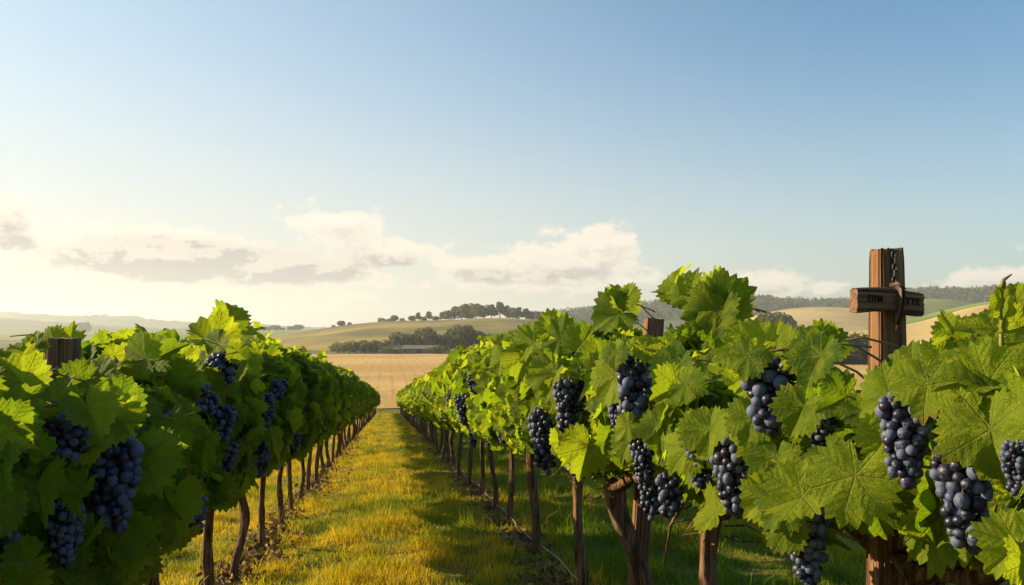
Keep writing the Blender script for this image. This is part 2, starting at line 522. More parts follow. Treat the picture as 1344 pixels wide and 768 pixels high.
xs = np.linspace(-70, 330, 120); ys = np.linspace(93, 318, 110)
X, Y = np.meshgrid(xs, ys); nx, ny = len(xs), len(ys)
Z = ground_z(X, Y) + 0.10 + 0.05*np.sin(X*.21+Y*.13)
V = np.stack([X.ravel(), Y.ravel(), Z.ravel()], 1)
idx = np.arange(nx*ny).reshape(ny, nx)
F = np.stack([idx[:-1, :-1].ravel(), idx[:-1, 1:].ravel(), idx[1:, 1:].ravel(), idx[1:, :-1].ravel()], 1)
tag(link('golden_field', np_mesh('golden_field', V, F, [M_gold])), kind='structure')


def hill(name, D0, D1, prof, m, tail=2.2, zb=-9.6, nD=34, rough=0.4, x0=None, x1=None, power=1.0):
    """a rounded hill rising from D0 metres off to a crest D1 metres off and falling behind"""
    pxs = np.arange(prof[0][0] if x0 is None else x0, (prof[-1][0] if x1 is None else x1)+1, 6.0)
    py = np.interp(pxs, [p[0] for p in prof], [p[1] for p in prof])
    ker = np.ones(9)/9; py = np.convolve(np.pad(py, 4, 'edge'), ker, 'valid')
    Ds = np.concatenate([np.linspace(D0, D1, nD), np.linspace(D1, D1*tail, 16)[1:]])
    V = []
    for D in Ds:
        if D <= D1:
            q = (D-D0)/(D1-D0); q = math.sin(q*math.pi/2)**power
        else:
            q = math.cos((D-D1)/(D1*tail-D1)*math.pi/2)
        for px, yy in zip(pxs, py):
            p = at_depth(px, D)
            zc = (HORIZON-yy)/FPX*D1
            z = zb + (zc-zb)*q
            z += rough*q*(mnoise.noise(Vector((p[0]*.02, p[1]*.02, 1.0))))*2
            V.append((p[0], p[1], z))
    nx, ny = len(pxs), len(Ds)
    idx = np.arange(nx*ny).reshape(ny, nx)
    F = np.stack([idx[:-1, :-1].ravel(), idx[:-1, 1:].ravel(), idx[1:, 1:].ravel(), idx[1:, :-1].ravel()], 1)
    o = tag(link(name, np_mesh(name, V, F, [m])), kind='structure')
    return (D1, pxs, py)

H_mid = [(250, 461), (300, 452), (350, 444), (385, 438), (430, 430.5), (470, 425), (520, 421.5), (580, 420.5), (620, 419), (650, 417.5), (700, 420), (740, 424), (800, 432), (880, 445), (960, 460)]
hill('grassy_hill', 372, 640, H_mid, M_hill, tail=1.5)
H_left = [(-500, 440), (100, 438.5), (250, 436), (340, 434), (400, 433), (460, 432), (520, 434), (620, 438)]
hill('hill_pasture', 700, 1150, H_left, M_hill_green, tail=1.4)
H_r1 = [(1010, 452), (1080, 441), (1130, 432), (1190, 427), (1230, 417), (1280, 403), (1344, 398), (1500, 392), (1700, 392)]
hill('ripe_field_hill', 200, 400, H_r1, M_hill_tan, tail=1.35)
H_r2 = [(1060, 445), (1130, 432), (1190, 421), (1215, 414), (1260, 403), (1300, 396), (1344, 391), (1500, 386), (1700, 388)]
hill('green_field_hill', 420, 600, H_r2, M_hill_green, tail=1.3)
H_r3 = [(860, 452), (940, 430), (1000, 411), (1030, 406), (1060, 403.5), (1100, 404), (1140, 406), (1190, 412), (1240, 425)]
hill('tan_hill', 500, 800, H_r3, M_hill_tan, tail=1.25)
H_r4 = [(1100, 430), (1150, 404), (1190, 394), (1230, 391), (1270, 396), (1310, 405), (1400, 420)]
hill('back_pasture_hill', 820, 1000, H_r4, M_hill_green, tail=1.2)
H_w = [(560, 440), (640, 432), (700, 421), (740, 416), (800, 410), (860, 405), (930, 400), (990, 397), (1060, 403), (1110, 401), (1150, 394), (1200, 388), (1260, 388), (1344, 384), (1500, 382), (1800, 384)]
hill('wooded_ridge', 1050, 1500, H_w, M_hill_blue, tail=1.5)
hill('distant_hill', 1700, 2300, [(-900, 420), (-300, 416), (-100, 418), (0, 420), (90, 424), (150, 431), (230, 434), (400, 437)], M_hill_blue, tail=1.3, rough=6)
hill('distant_hills', 2600, 3200, [(-1200, 412), (-500, 405), (-200, 408), (0, 411), (60, 415), (160, 416.5), (225, 424), (300, 427), (360, 430), (460, 433), (700, 436)], M_hill_blue, tail=1.3, rough=10)

ORD = ['first', 'second', 'third', 'fourth', 'fifth', 'sixth', 'seventh', 'eighth', 'ninth', 'tenth', 'eleventh', 'twelfth', 'thirteenth',
       'fourteenth', 'fifteenth', 'sixteenth', 'seventeenth', 'eighteenth', 'nineteenth', 'twentieth']
ORD += ['twenty-' + o for o in ORD[:9]] + ['thirtieth'] + ['thirty-' + o for o in ORD[:9]] + ['fortieth']


# ------------------------------------------------------------------ trees
def leaf_cards(centres, radii, n, size, r_):
    """n small leaf clumps spread through ellipsoids"""
    k = r_.integers(0, len(centres), n)
    d = r_.normal(size=(n, 3)); d /= np.linalg.norm(d, axis=1)[:, None]
    rad = r_.uniform(0.55, 1.05, n)**.6
    P = np.array(centres)[k] + d*np.array(radii)[k]*rad[:, None]
    nrm = d + r_.normal(size=(n, 3))*.6; nrm /= np.linalg.norm(nrm, axis=1)[:, None]
    a = np.cross(nrm, r_.normal(size=(n, 3))); a /= np.linalg.norm(a, axis=1)[:, None]
    b = np.cross(nrm, a)
    s = size*r_.uniform(.6, 1.3, n)
    V = np.stack([P + s[:, None]*(a*x + b*y + nrm*z) for x, y, z in ((-.5, -.3, 0), (.1, -.55, .1), (.55, .0, 0), (.15, .5, .12), (-.5, .3, .05))], 1).reshape(-1, 3)
    i = np.arange(n)*5
    F = np.concatenate([np.stack([i, i+1, i+2], 1), np.stack([i, i+2, i+3], 1), np.stack([i, i+3, i+4], 1)])
    col = np.repeat(r_.uniform(0, 1, (n, 3)), 5, 0)
    return V, F, col


def make_tree(kind, seed, H, leafmat):
    r_ = np.random.default_rng(seed)
    tr = Acc(); cr = Acc()
    if kind == 'shrub': th = .12*H
    elif kind == 'round': th = .22*H
    else: th = .4*H
    lean = r_.uniform(-.05, .05, 2)*H
    P = [(lean[0]*u*u, lean[1]*u*u, u*H*.75 - .4*(u == 0)) for u in np.linspace(0, 1, 7)]
    V, F = tube(P, np.linspace(.035*H, .010*H, 7), 7, .1, 3, 1, seed); tr.add(V, F)
    cs, rs = [], []
    nl = {'shrub': 7, 'round': 12, 'tall': 11}[kind]
    for i in range(nl):
        u = (i+.5)/nl
        a = i*2.4 + r_.uniform(-.4, .4)
        if kind == 'shrub': z = H*(.25+.55*u); sp_ = H*.45*math.sqrt(max(.02, 1-(u*.9)**2)); rr = H*r_.uniform(.2, .3)
        elif kind == 'round': z = H*(.27+.56*u); sp_ = H*.34*math.sqrt(max(.02, 1-(u*1.7-.8)**2)); rr = H*r_.uniform(.16, .24)
        else: z = H*(.30+.62*u); sp_ = H*.22*(1-.65*u)*r_.uniform(.5, 1.1); rr = H*r_.uniform(.11, .17)
        c = (sp_*math.cos(a), sp_*math.sin(a), z)
        cs.append(c); rs.append((rr*1.15, rr*1.15, rr*.8))
        b0 = np.array([lean[0]*.2, lean[1]*.2, max(th*.7, z-.25*H)])
        V, F = tube([b0, (b0+np.array(c))/2 + [0, 0, -.02*H], c], [.014*H, .009*H, .004*H], 5, seed=i); tr.add(V, F)
    n = {'shrub': 900, 'round': 1500, 'tall': 1100}[kind]
    V, F, col = leaf_cards(cs, rs, n, .075*H if kind != 'tall' else .06*H, r_)
    cr.add(V, F, None, col)
    return tr.mesh('trunk', [M_bark]), cr.mesh('crown', [leafmat], smooth=False)

PROTO = {}
for i, (k, mt) in enumerate([('shrub', M_tree), ('shrub', M_tree2), ('round', M_tree), ('round', M_tree2), ('tall', M_tree), ('tall', M_tree), ('tall', M_tree2)]):
    PROTO.setdefault(k, []).append(make_tree(k, 50+i, 8.0, mt))

def place_tree(kind, px, D, zbase, Hm, label, group, name, cat, var=None, wide=1.0):
    p = at_depth(px, D)
    o = empty(name, (p[0], p[1], zbase), rz=random.uniform(0, 6.28))
    tr, cr = PROTO[kind][random.randrange(len(PROTO[kind])) if var is None else var]
    s = Hm/8.0
    o.scale = (s*wide, s*wide, s)
    link('trunk', tr, o); link('crown', cr, o)
    tag(o, label, cat, group)
    return o

def crest_z(D1, prof, px):
    return (HORIZON - np.interp(px, [p[0] for p in prof], [p[1] for p in prof]))/FPX*D1

crest = [(438, 3, 'round'), (448, 6, 'round'), (459, 3.5, 'round'), (501, 5, 'shrub'), (510, 4, 'shrub'), (518, 6.5, 'round'), (528, 4, 'shrub'), (541, 6, 'round'), (549, 8, 'tall'),
         (556, 5, 'round'), (563, 9, 'tall'), (572, 5, 'round'), (580, 8.5, 'tall'), (589, 10, 'round'), (597, 13, 'tall'), (606, 14, 'round'), (615, 15, 'round'),
         (625, 14, 'tall'), (634, 13.5, 'round'), (645, 13, 'tall'), (656, 15.5, 'tall'), (665, 13, 'tall'), (673, 11, 'round'), (681, 12, 'tall'), (690, 11, 'tall'), (698, 10, 'round'), (706, 9.0, 'tall')]
for i, (px, h, k) in enumerate(crest):
    zc = crest_z(640, H_mid, px)
    D = 640 + random.uniform(-10, 25)
    if px < 465: D = 650
    size = 'low' if h < 5.5 else ('tall' if h > 11 else 'middling')
    place_tree(k, px, D, zc-.9, h*.9, f'{size} hazy tree, {ORD[i]} from the left on the grassy hill crest', 'trees along the grassy hill crest', 'tree', 'tree', wide=1.15)

hedge = [(444, 4.5, 'shrub'), (452, 3.6, 'shrub'), (459, 5.2, 'shrub'), (467, 4.6, 'shrub'), (474, 5.4, 'shrub'), (481, 5.2, 'shrub'), (489, 5.0, 'shrub'), (496, 5.4, 'shrub'),
         (504, 5.6, 'shrub'), (512, 5, 'shrub')]
for i, (px, h, k) in enumerate(hedge):
    place_tree(k, px, 330+random.uniform(-3, 5), -9.5, h, f'low bush, {ORD[i]} from the left in the hedge behind the golden field', 'bushes in the hedge behind the golden field', 'bush', 'bush', wide=1.25)
for i, (px, h, k, lab) in enumerate([(526, 8.5, 'round', 'rounded olive-green tree just left above the long low barn'),
                                     (557, 10.5, 'round', 'broad bushy tree rising above the right half of the barn'),
                                     (606, 12.0, 'round', 'dark full tree against the shaded hill, right of the hedge trees'),
                                     (578, 8.0, 'round', 'dark low tree just right of the broad bushy tree'),
                                     (590, 8.2, 'round', 'dark low tree close left of the dark full tree'),
                                     (622, 9.5, 'round', 'dark tree right of the tallest hedge tree, half behind vines')]):
    place_tree(k, px, 338+2*i, -9.5, h, lab, 'taller trees behind the golden field', 'tree', 'tree', var=1 if i < 2 else 0, wide=1.0 if i else 1.2)
for i, px in enumerate([640, 654, 668, 683]):
    place_tree('round', px, 350+3*i, -9.5, 8.0, 'dark tree behind the vine tops at the right end of the hedge', 'half-hidden trees at the right end of the hedge', 'tree', 'tree', var=0, wide=1.2)

for i, (px, h) in enumerate([(508, 3.0), (523, 2.4), (569, 3.2), (580, 3.6)]):
    place_tree('shrub', px, 316, -9.4, h, ['low bush at the left end of the long barn', 'small bush against the barn wall, left of its middle', 'low bush at the right end of the long barn', 'bush just right of the barn at the field edge'][i], 'bushes round the barn', 'bush', 'bush', wide=1.4)

# dark scrub at the foot of the hills on the right
k = 0
for px in list(range(1000, 1136, 9)):
    for D, py in ((205, 438), (245, 428)):
        pj = px + random.uniform(-3, 3)
        zb = (HORIZON-py-6)/FPX*D - 2.0
        zb = -9.5
        h = 6.2 if D == 205 else 9.5
        h *= random.uniform(.8, 1.15) * (1.0 if px < 1090 else .85)
        rowname = 'front' if D == 205 else 'back'
        place_tree('shrub', pj, D, zb, h, f'grey-green scrub bush, {ORD[(px-1000)//9]} from the left in the {rowname} line below the tan hill',
                   'scrub bushes below the tan hill', 'scrub_bush', 'bush', wide=1.1)
for i, (px, D, h) in enumerate([(1205, 190, 5.5), (1222, 192, 6.2), (1238, 190, 6.0), (1256, 193, 7.0), (1272, 190, 6.4)]):
    place_tree('shrub', px, D, -9.6, h, f'dusty bush, {ORD[i]} from the left at the foot of the ripe field hill', 'bushes at the foot of the ripe field', 'bush', 'bush', wide=1.25)
for i, (px, h) in enumerate([(1006, 9), (1014, 12), (1023, 10)]):
    place_tree('round', px, 480, -9.6, h+9, f'dark tree, {ORD[i]} from the left beside the tan hill', 'trees beside the tan hill', 'tree', 'tree', var=0)
place_tree('round', 111, 1500, -9.6, 24, 'lone pale round tree far off on the hazy plain', None, 'tree', 'tree', var=0)
for i, px in enumerate([344, 352, 362, 371, 382, 392]):
    place_tree('round', px, 1160, crest_z(1150, H_left, px)-1, 5+2*(i % 3), 'tiny far tree on the low ridge left of the grassy hill', 'tiny trees on the low far ridge', 'tree', 'tree', var=0, wide=1.6)

# woods on the far ridge: nobody could count them
def woods(name, prof, D1, pxa, pxb, n, hmin, hmax, lab):
    a = Acc()
    r_ = np.random.default_rng(77)
    step = (pxb-pxa)/n
    cs, rs = [], []
    for i in range(n):
        px = pxa + (i+r_.uniform(0, 1))*step
        D = D1 + r_.uniform(-330, 60)
        q = math.sin(min(1, (D-1050)/(450))*math.pi/2)
        z = -9.6 + (crest_z(D1, prof, px)+9.6)*q
        h = r_.uniform(hmin, hmax)
        p = at_depth(px, D)
        cs.append((p[0], p[1], z+h*.5)); rs.append((h*.34, h*.34, h*.55))
    V, F, col = leaf_cards(cs, rs, n*45, 2.4, r_)
    a.add(V, F, None, col)
    o = link(name, a.mesh(name, [M_tree], smooth=False))
    tag(o, lab, 'woods', None, 'stuff')
woods('woods', H_w, 1500, 700, 1420, 1500, 9, 16, 'dark woods covering the far ridge')

# ------------------------------------------------------------------ barn behind the golden field
def box(V0, V1):
    (x0, y0, z0), (x1, y1, z1) = V0, V1
    V = [(x0, y0, z0), (x1, y0, z0), (x1, y1, z0), (x0, y1, z0), (x0, y0, z1), (x1, y0, z1), (x1, y1, z1), (x0, y1, z1)]
    F = [(0, 3, 2, 1), (4, 5, 6, 7), (0, 1, 5, 4), (1, 2, 6, 5), (2, 3, 7, 6), (3, 0, 4, 7)]
    return V, F
m, t, out = new_mat('barn_stone'); M_stone = m
tcn = t.n('ShaderNodeTexCoord')
principled(t, out, t.mix(t.noise(tcn.outputs['Object'], 2.5, 5.0), (0.13, 0.10, 0.065), (0.24, 0.19, 0.13)), .9)
m, t, out = new_mat('barn_roof'); M_roof = m
principled(t, out, t.mix(t.noise(t.mapping(t.n('ShaderNodeTexCoord').outputs['Object'], (6, .5, .5)), 1.0), (0.13, 0.11, 0.08), (0.22, 0.18, 0.14)), .85)
m, t, out = new_mat('barn_dark'); M_dark = m
principled(t, out, (0.03, 0.025, 0.02), .6)
bp = at_depth(540, 322)
barn = empty('barn', (bp[0], bp[1], -9.4), rz=-YAW)
tag(barn, 'long low stone barn under the trees behind the golden field', 'barn')
a = Acc(); a.add(*box((-9.5, 0, 0), (9.5, 6, 1.9))); a.add([(-9.5, 0, 1.9), (-9.5, 6, 1.9), (-9.5, 3, 3.0)], [(0, 1, 2)]); a.add([(9.5, 0, 1.9), (9.5, 6, 1.9), (9.5, 3, 3.0)], [(0, 2, 1)])
link('wall', a.mesh('wall', [M_stone], False), barn)
a = Acc()
for sgn, y0 in ((1, -.35), (-1, 6.35)):
    V = [(-9.9, y0, 1.78), (9.9, y0, 1.78), (9.9, 3, 3.08), (-9.9, 3, 3.08), (-9.9, y0, 1.90), (9.9, y0, 1.90), (9.9, 3, 3.20), (-9.9, 3, 3.20)]
    a.add(V, box((0,)*3, (1,)*3)[1])
link('roof', a.mesh('roof', [M_roof], False), barn)
for x in (-6.5, -2.2, 6.4):
    a = Acc(); a.add(*box((x-.45, -.05, .8), (x+.45, .05, 1.45)))
    link('window', a.mesh('window', [M_dark], False), barn)
a = Acc(); a.add(*box((2.0, -.05, .02), (3.8, .05, 1.7)))
link('door', a.mesh('door', [M_dark], False), barn)


# ------------------------------------------------------------------ vine leaves
LOBES = [(0, 1.0), (12, .90), (24, .83), (30, .80), (42, .85), (52, .88), (64, .83), (76, .77), (84, .76), (96, .79), (106, .81), (120, .75), (138, .68), (152, .64), (164, .50), (173, .22), (180, .07)]
def leaf_shape(nb, rings, seed, teeth=1.0):
    r_ = np.random.default_rng(seed)
    th = np.linspace(-180, 180, nb, endpoint=False)
    j = r_.uniform(.93, 1.07, len(LOBES)); j2 = r_.uniform(.93, 1.07, len(LOBES))
    A = np.abs(th)
    ra = np.interp(A, [l[0] for l in LOBES], [l[1]*k for l, k in zip(LOBES, j)])
    rb = np.interp(A, [l[0] for l in LOBES], [l[1]*k for l, k in zip(LOBES, j2)])
    r0 = np.where(th > 0, ra, rb)
    nt = nb/4.0
    saw = np.abs(((A/360*nt*1.0) % 1.0) - .5)*2
    r0 = r0*(1 + teeth*(.17*(saw-.5))*np.clip((176-A)/20, 0, 1))
    tr_ = np.radians(th)
    fold = r_.uniform(.12, 1.0); droop = r_.uniform(.05, .75); curl = r_.uniform(-.25, .45)
    p1, p2 = r_.uniform(0, 6.28, 2)
    V = [(0, 0, 0)]; 
    for rg in rings:
        r = r0*rg
        if rg < 1: r = np.convolve(np.pad(r, 2, 'wrap'), [.2]*5, 'valid')*1.0 if nb > 30 else r
        x = r*np.sin(tr_); y = r*np.cos(tr_)
        vein = np.cos(np.radians(((A+26) % 52)-26)/R(26)*math.pi/2)      # 1 on a vein
        z = fold*np.abs(x) - droop*r*r*.6 + .07*r*(1-vein)*2*np.minimum(1, r/.5) + .19*r*r*np.sin(2*tr_+p2) + .09*r*r*np.sin(3*tr_+p1) + .06*r*r*np.sin(7*tr_+p2) - curl*np.maximum(0, y-.35)**2
        V += list(zip(x, y, z))
    V = np.array(V)
    F = [(0, 1+(k+1) % nb, 1+k) for k in range(nb)]
    for q in range(len(rings)-1):
        a0 = 1+q*nb; b0 = a0+nb
        for k in range(nb):
            l = (k+1) % nb
            F += [(a0+k, a0+l, b0+l), (a0+k, b0+l, b0+k)]
    F = np.array(F)
    return V, F, V[:, :2].copy()

LOD = {0: [leaf_shape(92, (.4, .75, 1), 100+i) for i in range(9)],
       1: [leaf_shape(44, (.6, 1), 200+i) for i in range(8)],
       2: [leaf_shape(22, (1,), 300+i, .8) for i in range(6)],
       3: [leaf_shape(11, (1,), 400+i, 0) for i in range(4)]}


def norm(a): return a/(np.linalg.norm(a, axis=-1, keepdims=True)+1e-9)


def add_leaves(acc, P, A, N, S, lod, r_, tone=None, width=1.0):
    n = len(P)
    if n == 0: return
    N = norm(N); A = norm(A - N*np.sum(A*N, 1)[:, None]); T = np.cross(A, N)
    var = r_.integers(0, len(LOD[lod]), n)
    t1 = r_.beta(.8, 1.1, n) if tone is None else tone
    col = np.stack([t1, r_.uniform(0, 1, n), r_.uniform(0, 1, n)], 1)
    for v in range(len(LOD[lod])):
        ix = np.where(var == v)[0]
        if not len(ix): continue
        LV, LF, LU = LOD[lod][v]
        W = P[ix][:, None, :] + S[ix][:, None, None]*(width*LV[None, :, 0:1]*T[ix][:, None, :] + LV[None, :, 1:2]*A[ix][:, None, :] + LV[None, :, 2:3]*N[ix][:, None, :])
        F = LF[None] + (np.arange(len(ix))*len(LV))[:, None, None]
        acc.add(W.reshape(-1, 3), F.reshape(-1, 3), np.tile(LU, (len(ix), 1)), np.repeat(col[ix], len(LV), 0))


# ------------------------------------------------------------------ grape clusters (shared meshes)
def ico(sub):
    import bmesh
    bm = bmesh.new(); bmesh.ops.create_icosphere(bm, subdivisions=sub, radius=1.0)
    V = np.array([v.co[:] for v in bm.verts]); F = np.array([[v.index for v in f.verts] for f in bm.faces]); bm.free()
    return V, F
ICO = {1: ico(1), 2: ico(2), 3: ico(3)}

def cluster_mesh(seed, aspect, sub, big=1.0):
    """a hanging bunch, 1 unit wide at the shoulder, top at z=0"""
    r_ = np.random.default_rng(seed)
    br = .135*big
    pts = []
    tries = 0
    Hh = aspect
    sk = r_.uniform(-.12, .12, 2)
    while tries < 5000:
        tries += 1
        u = r_.uniform(0, 1)
        w_ = .5*(1-.55*u**1.3) * (1 if u > .12 else .65+u*2.9)
        if u > .93: w_ *= .6
        a = r_.uniform(0, 6.283); q = math.sqrt(r_.uniform(.15, 1))*w_*(1-br*.6)
        p = np.array([q*math.cos(a)+sk[0]*u*u, q*math.sin(a)+sk[1]*u*u, -u*Hh*.93-.05])
        rr = br*r_.uniform(.70, 1.15)
        if all(np.sum((p-o[0])**2) > ((rr+o[1])*.80)**2 for o in pts): pts.append((p, rr))
    acc = Acc(); IV, IF = ICO[sub]
    for p, rr in pts:
        st = r_.uniform(.95, 1.12)
        V = IV*rr*np.array([r_.uniform(.93, 1.05), r_.uniform(.93, 1.05), st]) + p
        acc.add(V, IF, None, np.tile(r_.uniform(0, 1, 3), (len(V), 1)), 0)
    V, F = tube([(0, 0, .07), (.01, .01, 0), (0, 0, -.3), (sk[0]*.3, sk[1]*.3, -Hh*.7)], [.035, .03, .03, .02], 6); acc.add(V, F, None, None, 1)
    return acc.mesh('grape_cluster', [M_grape, M_stem])

CL_HI = [cluster_mesh(1, 1.9, 3), cluster_mesh(2, 1.5, 3), cluster_mesh(3, 2.2, 3), cluster_mesh(4, 1.2, 3, 1.1), cluster_mesh(5, 1.75, 3, .9)]
CL_LO = [cluster_mesh(11, 1.8, 1, 1.0), cluster_mesh(12, 1.4, 1, 1.0)]

# ------------------------------------------------------------------ the two vine rows
XR, XL = 1.17, -1.06
T_R = ([0.5, 1.2, 1.9, 2.4, 3.4, 5, 8, 20, 80], [1.24, 1.22, 1.11, 1.22, 1.44, 1.54, 1.64, 1.74, 1.76])
T_L = ([0.5, 1.5, 3, 5, 8, 15, 80], [1.28, 1.30, 1.33, 1.46, 1.58, 1.68, 1.76])
B_R = ([0.5, 2, 4, 8, 80], [.98, .98, .95, .88, .80])
B_L = ([0.5, 3, 5, 9, 80], [.70, .72, .78, .82, .80])

right_px = [1196, 940, 830, 765, 705, 668, 650, 633, 617, 603]
left_px = [112, 208, 282, 315, 348, 370, 384, 396, 407]
ROW_END = 78.0
def row_list(X, pxs, first):
    ys_ = list(first) + sorted(row_y(p, X) for p in pxs)
    while ys_[-1] < ROW_END: ys_.append(ys_[-1] + 1.28 + random.uniform(-.06, .06))
    return ys_
YR = row_list(XR, right_px, [0.95])
YL = row_list(XL, left_px, [1.9])

# grape clusters seen in the photograph: (px, py centre, width px, height px, plane x)
CLUS = [  # left row
    (92, 570, 56, 62, -.76), (150, 636, 66, 128, -.76), (84, 702, 48, 84, -.80), (294, 485, 40, 42, -.80), (256, 522, 36, 38, -.80), (294, 557, 30, 48, -.78),
    (250, 676, 40, 56, -.76), (342, 603, 27, 50, -.76), (350, 534, 22, 36, -.76), (366, 512, 22, 26, -.78), (386, 583, 18, 30, -.78), (424, 552, 12, 18, -.8), (300, 600, 26, 40, -.8), (220, 560, 30, 40, -.84),
    # right row
    (713, 580, 38, 86, .86), (748, 534, 42, 74, .86), (758, 606, 30, 48, .88), (832, 508, 54, 86, .86), (812, 548, 30, 70, .90), (843, 602, 34, 66, .86), (880, 650, 38, 58, .88),
    (918, 604, 42, 78, .86), (960, 628, 54, 104, .84), (1012, 522, 72, 100, .84), (1060, 722, 56, 100, .84), (1078, 565, 38, 44, .92),
    (1190, 578, 66, 124, .80), (1264, 656, 74, 140, .80), (1337, 616, 42, 72, .78), (608, 540, 24, 44, .86), (622, 500, 18, 36, .88), (592, 530, 14, 30, .88), (1335, 560, 40, 60, .9), (1100, 640, 44, 60, .98)]
clus = []
for (px, py, wp, hp, Xp) in CLUS:
    Xp = Xp + (.035 if px < 500 else -.035)
    p = on_plane_x(px, py, Xp)
    dep = float(p @ FW)
    wd, hh = wp/FPX*dep, hp/FPX*dep
    clus.append(dict(p=p, w=wd, h=hh, side=1 if px > 500 else -1))

# corridors kept open so that what hangs in front of the leaf wall stays in front
opens = []
for c in clus: opens.append((c['p'], -norm(c['p'])*.30, max(c['w']*.40, .03), c['h']*.42))
POST_L = np.array([XL+.02, row_y(86, XL+.02), 0]); POST_R = np.array([XR+.115, row_y(855, XR+.115), 0])
CROSS = np.array([XR, row_y(1163, XR), 0])
def ztop(p, py): return (HORIZON-py)/FPX*float(np.array([p[0], p[1], 0]) @ np.array([FW[0], FW[1], 0])/math.cos(PITCH)**2)
zl = ztop(POST_L, 467); zr = ztop(POST_R, 436)
opens.append((np.array([POST_L[0], POST_L[1], zl]), -norm(POST_L)*1.1, .10, .085))
opens.append((np.array([POST_R[0], POST_R[1], zr]), -norm(POST_R)*1.0, .125, .10))
for py, rr in ((345, .06), (395, .12), (450, .11), (480, .10), (715, .13), (780, .13)):
    opens.append((np.array([CROSS[0], CROSS[1], ztop(CROSS, py)]), -norm(CROSS)*.6, rr, rr*.8))
    opens.append((np.array([CROSS[0], CROSS[1], ztop(CROSS, py)]), norm(CROSS)*.3, rr*.8, rr*.8))

def keep(P, margin=0.0):
    ok = np.ones(len(P), bool)
    for (o, d, rw, rh) in opens:
        L2 = d @ d
        tt = np.clip(((P-o) @ d)/L2, 0, 1)
        q = P-(o+tt[:, None]*d)
        hz = np.sqrt(q[:, 0]**2+q[:, 1]**2)
        near = ((hz/(rw+margin))**2 + (q[:, 2]/(rh+margin))**2 < 1) & (((P-o) @ d) > -.01*L2 if True else True)
        ok &= ~near
    return ok

